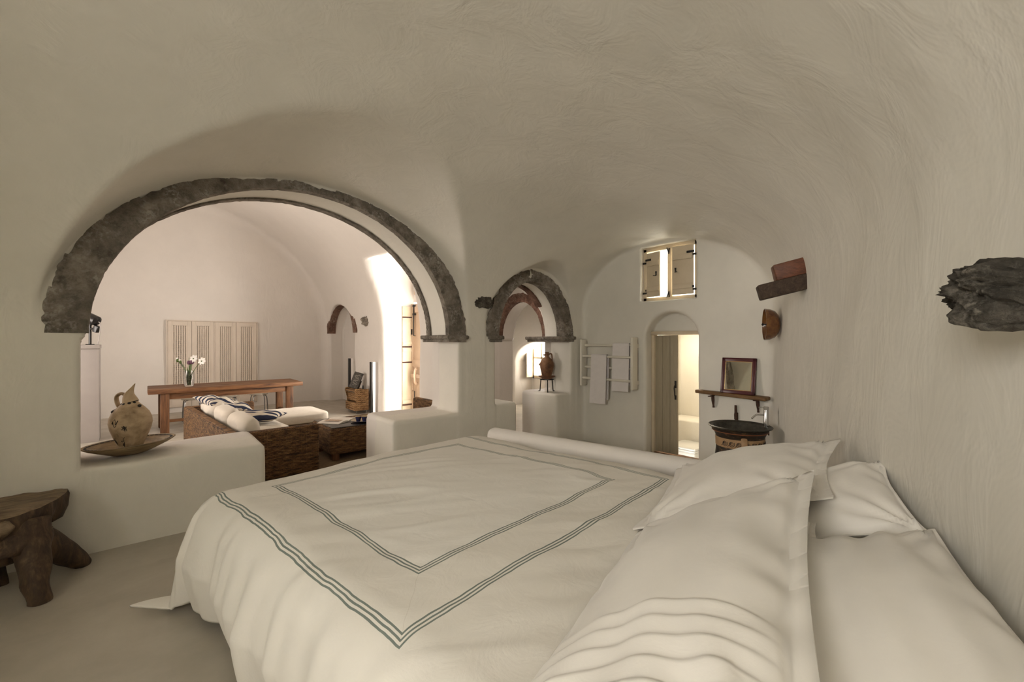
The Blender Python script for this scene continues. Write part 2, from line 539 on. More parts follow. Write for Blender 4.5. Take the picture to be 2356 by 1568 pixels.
def surface_nets(x0, y0, z0, x1, y1, z1, h):
    nx, ny, nz_ = (int(math.ceil((b - a) / h)) + 1 for a, b in ((x0, x1), (y0, y1), (z0, z1)))
    xs = (x0 + h * np.arange(nx)).astype(np.float32)
    ys = (y0 + h * np.arange(ny)).astype(np.float32)
    zs = (z0 + h * np.arange(nz_)).astype(np.float32)
    F = np.empty((nx, ny, nz_), np.float32)
    Y, Z = ys[None, :, None], zs[None, None, :]
    for i in range(0, nx, 24):
        X = xs[i:i + 24][:, None, None]
        F[i:i + 24] = air(X + 0 * Y + 0 * Z, Y + 0 * X + 0 * Z, Z + 0 * X + 0 * Y)
    S = F < 0
    cnt = np.zeros((nx - 1, ny - 1, nz_ - 1), np.int8)
    for a in (0, 1):
        for b in (0, 1):
            for c in (0, 1):
                cnt += S[a:nx - 1 + a, b:ny - 1 + b, c:nz_ - 1 + c]
    act = (cnt > 0) & (cnt < 8)
    I, J, K = np.nonzero(act)
    idx = np.full(act.shape, -1, np.int32)
    idx[I, J, K] = np.arange(len(I))
    cv = {(a, b, c): F[I + a, J + b, K + c] for a in (0, 1) for b in (0, 1) for c in (0, 1)}
    P = np.zeros((len(I), 3)); N = np.zeros(len(I))
    for ax in range(3):
        for u in (0, 1):
            for v in (0, 1):
                o0 = [0, 0, 0]; o1 = [0, 0, 0]
                others = [q for q in range(3) if q != ax]
                o0[others[0]] = o1[others[0]] = u; o0[others[1]] = o1[others[1]] = v; o1[ax] = 1
                fa, fb = cv[tuple(o0)], cv[tuple(o1)]
                m = (fa < 0) != (fb < 0)
                t = np.where(m, fa / np.where(np.abs(fa - fb) < 1e-12, 1, fa - fb), 0)
                for q in range(3):
                    P[:, q] += np.where(m, o0[q] + (t if q == ax else 0), 0)
                N += m
    P /= N[:, None]
    P = np.stack([x0 + h * (I + P[:, 0]), y0 + h * (J + P[:, 1]), z0 + h * (K + P[:, 2])], 1)
    quads = []
    for ax in range(3):
        sl0 = [slice(1, None)] * 3; sl1 = [slice(1, None)] * 3
        sl0[ax] = slice(0, -1); sl1[ax] = slice(1, None)
        A = S[tuple(sl0)]; B = S[tuple(sl1)]
        # keep inside the cell range
        lim = [nx - 1, ny - 1, nz_ - 1]
        i, j, k = np.nonzero(A != B)
        g = [i, j, k]
        for q in range(3):
            if q != ax: g[q] = g[q] + 1
        ok = np.ones(len(i), bool)
        for q in range(3): ok &= g[q] < lim[q]
        i0 = [q[ok] for q in g]
        sgn = A[i, j, k][ok]
        o = [q for q in range(3) if q != ax]
        def cell(du, dv):
            c = list(i0)
            c[o[0]] = c[o[0]] + du; c[o[1]] = c[o[1]] + dv
            return idx[c[0], c[1], c[2]]
        Q = np.stack([cell(-1, -1), cell(0, -1), cell(0, 0), cell(-1, 0)], 1)
        flip = sgn if ax != 1 else ~sgn
        Q[flip] = Q[flip][:, ::-1]
        quads.append(Q)
    Q = np.vstack(quads)
    # smooth normals from the field, pointing into the air
    e = 0.012
    def fld(d):
        out = np.empty(len(P), np.float32)
        for s in range(0, len(P), 60000):
            p = P[s:s + 60000]
            out[s:s + 60000] = air((p[:, 0] + d[0]).astype(np.float64), (p[:, 1] + d[1]).astype(np.float64), (p[:, 2] + d[2]).astype(np.float64))
        return out
    # pull vertices onto the surface (one Newton step) then take the gradient
    f0 = fld((0, 0, 0))
    G = np.stack([fld((e, 0, 0)) - fld((-e, 0, 0)), fld((0, e, 0)) - fld((0, -e, 0)), fld((0, 0, e)) - fld((0, 0, -e))], 1) / (2 * e)
    g2 = (G ** 2).sum(1)
    step = np.clip(f0 / np.maximum(g2, 0.2), -0.5 * h, 0.5 * h)
    P = P - G * step[:, None] * 0.9
    nrm = -G / np.sqrt(np.maximum(g2, 1e-9))[:, None]
    return P, Q, nrm

def emit_shell(P, Q, nrm, classes):
    cen = P[Q].mean(1)
    fn = np.cross(P[Q[:, 1]] - P[Q[:, 0]], P[Q[:, 2]] - P[Q[:, 0]])
    if (np.einsum('ij,ij->i', fn, nrm[Q[:, 0]]) > 0).mean() < 0.5: Q = Q[:, ::-1]
    left = np.ones(len(Q), bool)
    out = {}
    for name, test, m, label in classes:
        sel = left & test(cen[:, 0], cen[:, 1], cen[:, 2])
        left &= ~sel
        q = Q[sel]
        if not len(q): continue
        used, inv = np.unique(q.ravel(), return_inverse=True)
        me = bpy.data.meshes.new(name)
        v = P[used]
        me.vertices.add(len(v)); me.vertices.foreach_set('co', v.astype(np.float32).ravel())
        me.loops.add(len(inv)); me.loops.foreach_set('vertex_index', inv.astype(np.int32))
        me.polygons.add(len(q))
        me.polygons.foreach_set('loop_start', np.arange(0, len(inv), 4, dtype=np.int32))
        me.update(calc_edges=True)
        me.polygons.foreach_set('use_smooth', [True] * len(q))
        me.normals_split_custom_set_from_vertices([tuple(n) for n in nrm[used]])
        me.materials.append(m)
        o = bpy.data.objects.new(name, me); COL.objects.link(o)
        WL[o.name] = np.zeros(3)
        tag(o, label, None, None, 'structure')
        out[name] = o
    return out

def rwd(x, y): return RWC - (RWN[0] * x + RWN[1] * y)
H1 = 0.034
P_, Q_, N_ = surface_nets(-3.6, -7.05, -0.46, 7.6, 0.47, 3.85, H1)
SH = emit_shell(P_, Q_, N_, [
    ('wall_bathroom', lambda x, y, z: (x > 5.99) & (z < 2.1), M['plaster'], 'cream plastered walls of the small bathroom behind the arched doorway'),
    ('wall_end', lambda x, y, z: x > 5.70, M['plaster'], 'cream plastered end wall with arched doorway and shuttered window'),
    ('wall_back', lambda x, y, z: x < -2.40, M['plaster'], 'plastered wall with an added window behind the viewer'),
    ('trim_1', lambda x, y, z: (z < 0.72) & (x > 2.9) & (x < 4.1) & (y < -0.7) & (rwd(x, y) > 0.03), M['plaster_smooth'], 'rounded white masonry ledge along the far side of the bed'),
    ('trim_2', lambda x, y, z: (z < 0.70) & (x < 3.75) & (y < -3.8) & (rwd(x, y) > 0.03), M['plaster'], 'plastered masonry shelf between the pillows and the right wall'),
    ('wall_left', lambda x, y, z: y > -0.035, M['plaster'], 'plastered arcade wall with two stone arches and low parapets'),
    ('wall_right', lambda x, y, z: (rwd(x, y) < 0.06) & (z < 2.12), M['plaster'], 'bare cream plastered wall behind the pillows'),
    ('ceiling', lambda x, y, z: z > -9, M['plaster'], 'uneven plastered barrel vault over the bed'),
])
P_, Q_, N_ = surface_nets(-2.75, 0.47 - 0.05, -0.2, 8.45, 8.1, 4.95, 0.05)
SH2 = emit_shell(P_, Q_, N_, [
    ('wall_alcove', lambda x, y, z: ((x > 4.45) & ((x > 5.3) | (y < 2.65))) | ((x > 3.8) & (y < 0.92)), M['plaster_smooth'], 'white plastered passage, chamber and window alcove behind the small arch'),
    ('wall_arcade', lambda x, y, z: (y < 0.84) & (x < 3.8), M['plaster_smooth'], 'living room side of the arcade wall'),
    ('wall_far', lambda x, y, z: y > 7.66, M['plaster_smooth'], 'tall white end wall of the living room'),
    ('wall_entrance', lambda x, y, z: (x > 3.9) & (z < 3.6), M['plaster_smooth'], 'white living room wall with entrance recess and arched niche'),
    ('ceiling_living', lambda x, y, z: z > 1.7, M['plaster_smooth'], 'white barrel vault over the living room'),
    ('wall_added_window', lambda x, y, z: z > -9, M['plaster_smooth'], 'white living room wall with the added unseen window'),
])
# floor: one cement slab, with the bathroom left lower
struct('floor', join(box(-3.05, 6.03, -7.05, 8.1, -0.06, 0.0), box(6.03, 8.5, 0.4, 8.1, -0.06, 0.0)), M['floor'], 'polished pale cement floor', smooth=False)

# ------------------------------------------------------------------ stone arches (every voussoir a part)
def voussoir(P0, e1, e2, en, hw, rise, th0, th1, t_in, t_out, d0, d1, seed, prou=0.0):
    """block of an elliptical ring; e1 along the span, e2 up, en out of the wall face (towards the viewer)"""
    n = 12; m = 5
    P0, e1, e2, en = (np.array(q, float) for q in (P0, e1, e2, en))
    r = random.Random(seed)
    lay = []
    for li, dd in enumerate((d0, d1)):
        pts = []
        for i in range(n + 1):
            th = th0 + (th1 - th0) * i / n
            ca, sa = math.cos(th), math.sin(th)
            base = np.array([hw * ca, rise * sa])
            nrm = np.array([ca / hw, sa / rise]); nrm /= np.linalg.norm(nrm)
            for j in range(m + 1):
                f = j / m
                tout = t_out + 0.022 * nz((th * 3.1, seed, 0), 2.0) + 0.022 * nz((th * hw * 11, seed * 0.3, 1), 1.5) + 0.012 * nz((th * hw * 31, seed, 2), 1.5)
                off = t_in + (tout - t_in) * f
                q = base + nrm * off
                jit = 0.004 * nz((q[0] * 9, q[1] * 9, seed), 1.0)
                dep = dd + (0.010 * nz((q[0] * 6, q[1] * 6, seed * 1.7), 1.0) + jit + prou if li == 0 else 0)
                if li == 0 and (i in (0, n)): dep -= 0.004
                if j == 0: q = q + nrm * 0.010 * abs(nz((th * 23, seed, 4), 1.0))
                pts.append(P0 + e1 * q[0] + e2 * q[1] + en * dep)
        lay.append(pts)
    N = (n + 1) * (m + 1)
    v = np.array(lay[0] + lay[1])
    f = grid_faces(n + 1, m + 1) + grid_faces(n + 1, m + 1, True, N)
    def idx(i, j): return i * (m + 1) + j
    ring = [idx(i, 0) for i in range(n + 1)] + [idx(n, j) for j in range(1, m + 1)] + [idx(i, m) for i in range(n - 1, -1, -1)] + [idx(0, j) for j in range(m - 1, 0, -1)]
    for a, b in zip(ring, ring[1:] + ring[:1]): f.append([b, a, a + N, b + N])
    return weld((v, f), 1e-6)

def ring(th_obj, P0, e1, e2, en, hw, rise, count, t_in, t_out, d0, d1, m, seed, prou=0.0, gap=-0.001, span=(0.0, PI)):
    r = random.Random(seed)
    cuts = np.cumsum([0] + [0.75 + 0.5 * r.random() for _ in range(count)])
    cuts = span[0] + (span[1] - span[0]) * cuts / cuts[-1]
    for i in range(count):
        g = gap / max(hw, rise)
        tv = t_out if np.isscalar(t_out) else t_out((cuts[i] + cuts[i + 1]) / 2)
        part('voussoir', voussoir(P0, e1, e2, en, hw, rise, cuts[i] + g, cuts[i + 1] - g, t_in, tv, d0, d1, seed * 31 + i, prou), m, th_obj, sharp=50)

def impost(x0, x1, y0, y1, z0, z1, seed):
    """moulded stone slab in two tiers with worn edges"""
    zm = z0 + (z1 - z0) * 0.42
    a = box(x0 + 0.025, x1 - 0.025, y0 + 0.02, y1 - 0.02, z0, zm + 0.004, 0.012)
    b = box(x0, x1, y0, y1, zm, z1, 0.014)
    v, f = join(a, b)
    v = np.array([p + 0.006 * np.array([nz(p * 9, 1, seed), nz(p * 9, 1, seed + 3), nz(p * 9, 1, seed + 6)]) for p in v])
    return v, f

A1 = thing('stone_arch', 'wide grey stone arch opening from the bedroom to the living room', 'arch', (1.6, 0.0, 1.66))
E1, E2, EN = (1, 0, 0), (0, 0, 1), (0, -1, 0)
ring(A1, (1.6, 0, 1.66), E1, E2, EN, 1.605, 1.42, 17, -0.014, lambda t: 0.045 + 0.185 * abs(math.cos(t)) ** 1.1, 0.012, -0.075, M['stone'], 3, 0.004)
ring(A1, (1.55, 0, 1.66), E1, E2, EN, 1.654, 1.42, 17, -0.02, 0.16, -0.44, -0.535, M['stone'], 5)
part('impost', impost(3.14, 3.46, -0.055, 0.63, 1.585, 1.672, 1), M['stone'], A1, sharp=40)
part('impost', impost(-0.36, -0.045, 0.38, 0.66, 1.58, 1.74, 2), M['stone'], A1, sharp=40)

A2 = thing('stone_arch', 'smaller grey stone arch beside the towel rail, above the wall with the clay jar', 'arch', (4.63, 0.0, 1.66))
ring(A2, (4.63, 0, 1.66), E1, E2, EN, 0.665, 0.81, 11, -0.016, lambda t: 0.20 - 0.05 * math.sin(t), 0.012, -0.15, M['stone'], 8, 0.004)
ring(A2, (4.63, 0, 1.66), E1, E2, EN, 0.665, 0.81, 8, -0.022, 0.14, -0.36, -0.48, M['stone_red'], 9, span=(math.radians(37), PI))
part('impost', impost(5.20, 5.53, -0.04, 0.80, 1.585, 1.672, 4), M['stone'], A2, sharp=40)
part('impost', impost(3.80, 4.05, -0.05, 0.30, 1.585, 1.672, 6), M['stone'], A2, sharp=40)

A3 = thing('stone_arch', 'red-brown stone arch seen through the small grey arch', 'arch', (6.0, 1.82, 1.66))
ring(A3, (6.0, 1.82, 1.66), (0, -1, 0), E2, (-1, 0, 0), 0.66, 0.73, 11, -0.02, 0.15, 0.015, -0.10, M['stone_red'], 12, 0.004)
A4 = thing('brick_arch', 'narrow arch of red-brown stones over the living room niche', 'arch', (4.25, 6.66, 1.8))
ring(A4, (4.25, 6.66, 1.8), (0, -1, 0), E2, (-1, 0, 0), 0.86, 0.72, 15, -0.02, 0.19, 0.03, -0.14, M['stone_red'], 14, 0.006)

# ------------------------------------------------------------------ rocks left standing out of the plaster
inw = np.array([-0.441, 0.898, 0.0])            # right wall, into the room
alw = np.array([0.898, 0.441, 0.0])
def rock_axes(long, a, b, c):
    l = np.array(long, float); l /= np.linalg.norm(l)
    s = np.cross([0, 0, 1.0], l); s /= np.linalg.norm(s)
    return np.stack([l * a, s * b, np.cross(l, s) * c], 1)
single('lava_rock', rock((1.85, -4.645, 1.70), rock_axes(inw + alw * 0.45 + np.array([0, 0, 0.16]), 0.19, 0.13, 0.075), 1, 6, 0.30, 1.6, True), M['rock'], 'large dark lava rock jutting from the right wall above the pillows', 'rock', loc=(1.86, -4.5, 1.72))
single('lava_rock', rock((3.67, -0.01, 2.115), (0.185, 0.08, 0.092), 5, 5, 0.3, 2.2), M['rock'], 'small dark rock in the pillar between the two grey arches', 'rock', loc=(3.72, 0, 2.1))
single('lava_rock', rock((4.27, 5.08, 2.06), (0.12, 0.16, 0.13), 6, 4, 0.3, 2.2), M['stone'], 'pale rock in the living room wall beside the niche arch', 'rock', loc=(4.26, 5.05, 2.06))

# ------------------------------------------------------------------ beam stubs and ceramic lamp on the right wall
def beam(c0, c1, hh, hwid, bev=0.012, seed=0):
    c0 = np.array(c0, float); c1 = np.array(c1, float)
    d = c1 - c0; L = np.linalg.norm(d); d /= L
    s = np.cross([0, 0, 1.0], d); s /= np.linalg.norm(s)
    u = np.cross(d, s)
    v, f = obox((c0 + c1) / 2, d * L / 2, s * hwid, u * hh, bev, 2)
    v = np.array([p + 0.006 * np.array([nz(p, 13, seed), nz(p, 13, seed + 2), nz(p, 13, seed + 4)]) for p in v])
    return v, f
wp = np.array([4.34, -3.462, 2.075])
single('beam_stub', beam(wp - inw * 0.10 + [0, 0, 0.024], wp + inw * 0.335 + [0, 0, -0.078], 0.062, 0.075, 0.012, 1), M['beam_dark'], 'lower dark brown timber stub projecting from the right wall', 'beam', loc=tuple(wp))
wp2 = np.array([4.34, -3.462, 2.205])
single('beam_stub', beam(wp2 - inw * 0.10 + [0, 0, 0.024], wp2 + inw * 0.225 + [0, 0, -0.055], 0.066, 0.07, 0.014, 2), M['beam_red'], 'upper red-brown timber stub lying on the dark one', 'beam', loc=tuple(wp2))

M['glaze'] = noisy('brown_glaze', [(0.3, (0.07, 0.022, 0.008)), (0.5, (0.17, 0.065, 0.016)), (0.75, (0.27, 0.125, 0.028))], 9, (1, 1, 1), 0.12, 0.15, 0.01, fine=60, spec=0.7)
M['iron'] = noisy('wrought_iron', [(0.3, (0.012, 0.011, 0.010)), (0.7, (0.035, 0.031, 0.028))], 30, rough=0.6, bump=0.3, metal=0.4)
M['rust_iron'] = noisy('rusty_iron', [(0.3, (0.03, 0.016, 0.011)), (0.7, (0.11, 0.05, 0.03))], 40, rough=0.75, bump=0.3, metal=0.2)
lc = np.array([5.38, -2.952, 1.775])
lamp = thing('wall_lamp', 'brown glazed ceramic half-bowl lamp on the right wall', 'lamp', tuple(lc))
RL = np.stack([alw, np.cross(inw, alw), inw], 1)
prof = [(0.03, 0.0), (0.10, 0.022), (0.142, 0.055), (0.162, 0.10), (0.168, 0.148), (0.161, 0.150), (0.155, 0.10), (0.135, 0.06), (0.095, 0.03), (0.0, 0.012)]
part('bowl', lathe(prof, lc - inw * 0.004, 40, RL), M['glaze'], lamp)
part('knob', lathe([(0.0, 0.0), (0.006, 0.0), (0.006, 0.15), (0.014, 0.152), (0.014, 0.166), (0.0, 0.172)], lc, 12, RL), M['iron'], lamp)

# ------------------------------------------------------------------ end wall: shuttered window
M['cream_paint'] = noisy('cream_paint', [(0.35, (0.60, 0.50, 0.36)), (0.65, (0.68, 0.58, 0.43))], 3, rough=0.5, bump=0.05)
M['door_paint'] = make_wood('grey_beige_paint', [(0.3, (0.30, 0.255, 0.175)), (0.6, (0.37, 0.315, 0.225)), (0.8, (0.42, 0.36, 0.265))], (6, 6, 0.5), 5, 0.55, 0.12)
M['entrance_paint'] = noisy('peach_cream_paint', [(0.35, (0.50, 0.37, 0.26)), (0.65, (0.56, 0.42, 0.30))], 2.5, rough=0.5, bump=0.05)
def make_glass():
    m = mat('clear_glass', (1, 1, 1), 0.03); b = m.node_tree.nodes['Principled BSDF']
    b.inputs['Transmission Weight'].default_value = 1.0; b.inputs['IOR'].default_value = 1.45
    return m
M['glass'] = make_glass()
def make_pane():
    m = bpy.data.materials.new('window_pane'); m.use_nodes = True
    t = m.node_tree; t.nodes.remove(t.nodes['Principled BSDF'])
    a = t.nodes.new('ShaderNodeBsdfTransparent'); a.inputs['Color'].default_value = (0.93, 0.94, 0.93, 1)
    g = t.nodes.new('ShaderNodeBsdfGlossy'); g.inputs['Roughness'].default_value = 0.03
    x = t.nodes.new('ShaderNodeMixShader'); x.inputs['Fac'].default_value = 0.06
    t.links.new(a.outputs[0], x.inputs[1]); t.links.new(g.outputs[0], x.inputs[2]); t.links.new(x.outputs[0], t.nodes['Material Output'].inputs[0])
    return m
M['pane'] = make_pane()
M['mirror'] = mat('mirror_silver', (0.80, 0.80, 0.74), 0.02, 1.0)
M['chrome'] = mat('chrome', (0.62, 0.62, 0.60), 0.16, 1.0)
win = tag(thing('window_1', 'small high window with two half-open cream shutters', None, (5.84, -1.455, 2.17)), kind='structure')
wx = 5.83
part('frame', join(box(wx, wx + 0.06, -1.10, -1.05, 2.17, 2.915, 0.004), box(wx, wx + 0.06, -1.86, -1.81, 2.17, 2.93, 0.004), box(wx, wx + 0.06, -1.86, -1.05, 2.17, 2.215, 0.004), box(wx, wx + 0.06, -1.86, -1.05, 2.87, 2.93, 0.004)), M['cream_paint'], win)
part('mullion', box(wx + 0.005, wx + 0.05, -1.485, -1.42, 2.20, 2.89, 0.004), M['cream_paint'], win)
for ya, yb in ((-1.42, -1.10), (-1.81, -1.485)):
    part('pane', box(wx + 0.03, wx + 0.034, ya, yb, 2.215, 2.87), M['pane'], win, smooth=False)
def shutter(hinge_y, sgn, width, ang, z0, z1, px):
    """leaf hung on hinge_y, opening into the room by ang degrees"""
    h = np.array([px, hinge_y, 0.0]); a = math.radians(ang)
    d = np.array([-math.sin(a), sgn * math.cos(a), 0]); n = np.array([-math.cos(a), -sgn * math.sin(a), 0])
    s = part('shutter', obox(h + d * width / 2 + [0, 0, (z0 + z1) / 2], d * width / 2, n * 0.011, (0, 0, (z1 - z0) / 2), 0.003), M['cream_paint'], win)
    for zb in (z0 + 0.11, z1 - 0.15):
        part('batten', obox(h + d * width / 2 + n * 0.018 + [0, 0, zb], d * width * 0.46, n * 0.008, (0, 0, 0.035), 0.003), M['cream_paint'], s)
    for zb in (z0 + 0.075, z1 - 0.115):
        part('hinge', join(obox(h + d * 0.035 + n * 0.016 + [0, 0, zb + 0.02], d * 0.05, n * 0.006, (0, 0, 0.014), 0.002), obox(h - d * 0.03 + n * 0.016 + [0, 0, zb - 0.018], d * 0.035, n * 0.007, (0, 0, 0.013), 0.002)), M['iron'], s)
    c = h + d * (width - 0.05) + n * 0.02 + [0, 0, (z0 + z1) / 2]
    part('latch', join(tube([c + [0, 0, 0.035], c, c - [0, 0, 0.02]], [0.012, 0.008, 0.010], 8), tube([c - [0, 0, 0.02], c + n * 0.02 - [0, 0, 0.026], c + n * 0.026 - d * 0.03 - [0, 0, 0.02]], 0.005, 6)), M['iron'], s)
shutter(-1.115, -1, 0.235, 13, 2.225, 2.845, wx - 0.012)
shutter(-1.80, 1, 0.285, 6, 2.225, 2.875, wx - 0.012)
for zb, s in ((2.845, 1), (2.235, -1)):
    part('bolt', tube([(wx - 0.012, -1.455, zb + 0.03 * s), (wx - 0.02, -1.455, zb - 0.04 * s), (wx - 0.05, -1.44, zb + 0.035 * s)], [0.010, 0.012, 0.006], 8), M['iron'], win)

# ------------------------------------------------------------------ end wall: bathroom door, one leaf shut
dr1 = tag(thing('door_1', 'grey-beige plank door leaf shut in the arched bathroom doorway', None, (5.94, -1.3, 0.0)), kind='structure')
part('frame', join(box(5.90, 5.985, -1.175, -1.13, -0.05, 1.71, 0.006), box(5.90, 5.985, -1.89, -1.855, -0.05, 1.71, 0.006)), M['cream_paint'], dr1)
part('lintel', box(5.885, 5.99, -1.885, -1.13, 1.685, 1.735, 0.008), M['cream_paint'], dr1)
part('threshold', box(5.90, 6.04, -1.88, -1.13, -0.055, 0.012, 0.006), M['table_wood'], dr1)
for i in range(3):
    y1 = -1.185 - i * 0.113
    part('plank', box(5.918, 5.948, y1 - 0.1105, y1, 0.03, 1.682, 0.004), M['door_paint'], dr1)
hy = -1.495
part('handle', join(tube(smooth_path([(5.915, hy, 0.98), (5.895, hy, 0.985), (5.872, hy - 0.004, 0.95), (5.868, hy - 0.012, 0.90), (5.885, hy - 0.006, 0.85), (5.905, hy, 0.83)], 16), 0.008, 8), obox((5.914, hy, 1.00), (0.006, 0, 0), (0, 0.013, 0), (0, 0, 0.05), 0.003), obox((5.914, hy, 0.82), (0.006, 0, 0), (0, 0.012, 0), (0, 0, 0.03), 0.003)), M['iron'], dr1)

# ------------------------------------------------------------------ bathroom: ledge and closed toilet
M['ceramic'] = mat('white_ceramic', (0.78, 0.78, 0.76), 0.15, 0, 0.5)
struct('trim_3', box(6.95, 7.44, -2.3, -0.76, -0.42, 0.33, 0.03, 3), M['plaster'], 'plastered bench in the bathroom behind the toilet')
to = thing('toilet', 'white toilet with closed square lid in the bathroom doorway', 'toilet', (6.62, -1.33, -0.42))
part('bowl', box(6.40, 6.86, -1.53, -1.13, -0.42, -0.035, 0.03, 3), M['ceramic'], to)
part('seat', box(6.385, 6.86, -1.54, -1.12, -0.03, -0.005, 0.01, 2), M['ceramic'], to)
part('lid', box(6.38, 6.87, -1.545, -1.115, 0.0, 0.035, 0.012, 3), M['ceramic'], to)

# ------------------------------------------------------------------ towel rail and towels
M['white_paint'] = mat('white_enamel', (0.74, 0.70, 0.61), 0.35)
tr = thing('towel_rail', 'white wall-mounted towel rail with four bars', 'towel rail', (5.70, -0.55, 0.90))
part('upright', box(5.565, 5.70, -0.115, -0.075, 0.90, 1.63, 0.012, 3), M['white_paint'], tr)
part('upright', box(5.565, 5.70, -1.04, -1.00, 0.905, 1.655, 0.012, 3), M['white_paint'], tr)
for y in (-0.0925, -1.0175):
    for z in (1.0, 1.53):
        part('wall_plate', box(5.70, 5.76, y - 0.0075, y + 0.0075, z - 0.03, z + 0.03, 0.003), M['white_paint'], tr)
BARS = ((1.535, 5.655), (1.365, 5.60), (1.195, 5.655), (1.025, 5.60))
for z, x in BARS:
    part('bar', tube([(x, -0.085, z), (x, -1.03, z)], 0.0185, 12), M['white_paint'], tr)
def towel(y0, y1, x, zt, zf, zb, seed, th=0.011):
    """folded towel over a bar: front drop to zf, back drop to zb"""
    n, m = 44, 12
    path = []
    for i in range(n):
        u = i / (n - 1)
        if u < 0.56: path.append((x - 0.021, zt + (zf - zt) * (1 - u / 0.56)))
        elif u < 0.64:
            a = PI * (u - 0.56) / 0.08
            path.append((x - 0.021 * math.cos(a), zt + 0.02 * math.sin(a)))
        else: path.append((x + 0.021, zt + (zb - zt) * (u - 0.64) / 0.36))
    lay = []
    for sgn in (1, 0):
        g = []
        for i, (px, pz) in enumerate(path):
            low = max(0, zt - pz)
            side = -1 if i < n * 0.6 else 1
            for j in range(m):
                s = j / (m - 1)
                sw = 0.035 * low * low * math.sin(seed * 2.0)
                y = y0 + (y1 - y0) * s + sw + 0.012 * low * (s - 0.5) * math.sin(seed)
                dx = 0.010 * low * math.sin(9 * s + seed) + 0.004 * nz((s * 4, pz * 5, seed), 1)
                g.append((px + side * (0.004 + th * sgn) + (dx if side < 0 else 0) - 0.02 * low * (side < 0), y, pz - 0.01 * s * low))
        lay += g
    v = np.array(lay); N = n * m
    f = grid_faces(n, m) + grid_faces(n, m, True, N)
    rim = [i * m for i in range(n)] + [(n - 1) * m + j for j in range(1, m)] + [i * m + m - 1 for i in range(n - 2, -1, -1)] + [j for j in range(m - 2, 0, -1)]
    for a, b in zip(rim, rim[1:] + rim[:1]): f.append([a, b, b + N, a + N])
    return weld((v, f), 1e-6)
single('towel', towel(-0.585, -0.305, 5.60, 1.38, 0.66, 0.72, 1.0), M['towel'], 'long narrow white towel hanging lowest on the rail, nearer the small arch', 'towel', sharp=60)
single('towel', towel(-0.945, -0.66, 5.655, 1.55, 0.87, 0.95, 3.3), M['towel'], 'white towel over the top bar, nearer the bathroom door', 'towel', sharp=60)

# ------------------------------------------------------------------ shelf, mirror, basin, tap
sh = thing('wall_shelf', 'long driftwood shelf under the mirror on the end wall', 'shelf', (5.68, -2.33, 0.93))
bv, bf = box(5.58, 5.76, -2.745, -1.885, 0.925, 0.968, 0.014, 3)
bv = np.array([[p[0] + (0.10 * max(0, (p[1] + 2.15) / 0.27) ** 1.5 if p[0] < 5.67 else 0), p[1], p[2] + (0.012 * max(0, (p[1] + 2.2) / 0.3))] for p in bv])
part('board', (bv, bf), M['shelf_wood'], sh)
for y in (-2.105, -2.62):
    br = part('bracket', join(tube([(5.70, y, 0.925), (5.70, y, 0.895), (5.705, y, 0.86), (5.715, y, 0.80), (5.72, y, 0.775)], [0.016, 0.02, 0.019, 0.011, 0.014], 8), obox((5.66, y, 0.921), (0.07, 0, 0), (0, 0.012, 0), (0, 0, 0.005))), M['rust_iron'], sh)
single('iron_hook', join(tube([(5.73, -2.37, 0.66), (5.725, -2.37, 0.72), (5.72, -2.37, 0.735), (5.715, -2.37, 0.83)], [0.022, 0.022, 0.016, 0.013], 8), obox((5.745, -2.37, 0.69), (0.01, 0, 0), (0, 0.02, 0), (0, 0, 0.05), 0.004)), M['rust_iron'], 'stubby iron wall hook just above the back rim of the basin', 'hook')
mi = thing('mirror', 'small mirror in a dark red frame leaning on the shelf', 'mirror', (5.70, -2.41, 0.968))
mz = np.array([0.15, 0, 1.0]); mz /= np.linalg.norm(mz)
mx = np.cross([0, 1.0, 0], mz)
mc = np.array([5.66, -2.41, 0.972]); W_, H_ = 0.195, 0.43
M['red_frame'] = mat('dark_red_lacquer', (0.075, 0.010, 0.014), 0.3, 0, 0.5)
fw = 0.022
for nm, cc, a, b in (('frame_side', mc + [0, W_ - fw, 0] + mz * H_ / 2, fw, H_ / 2), ('frame_side', mc - [0, W_ - fw, 0] + mz * H_ / 2, fw, H_ / 2), ('frame_rail', mc + mz * (H_ - fw), W_, fw), ('frame_rail', mc + mz * fw, W_, fw)):
    part(nm, obox(cc, mx * 0.013, (0, a, 0), mz * b, 0.006, 3), M['red_frame'], mi)
part('mirror_glass', obox(mc + mz * H_ / 2 + mx * 0.0, mx * 0.006, (0, W_ - 0.03, 0), mz * (H_ / 2 - 0.03)), M['mirror'], mi, smooth=False)
part('gilt_edge', join(*[obox(mc + mz * H_ / 2 + np.array([0, sy * (W_ - 2 * fw - 0.002), 0]), mx * 0.0095, (0, 0.003, 0), mz * (H_ / 2 - 2 * fw)) for sy in (1, -1)], *[obox(mc + mz * (H_ / 2 + sz * (H_ / 2 - 2 * fw - 0.002)), mx * 0.0095, (0, W_ - 2 * fw, 0), mz * 0.003) for sz in (1, -1)]), mat('gilt', (0.45, 0.30, 0.12), 0.4, 0.5), mi, smooth=False)

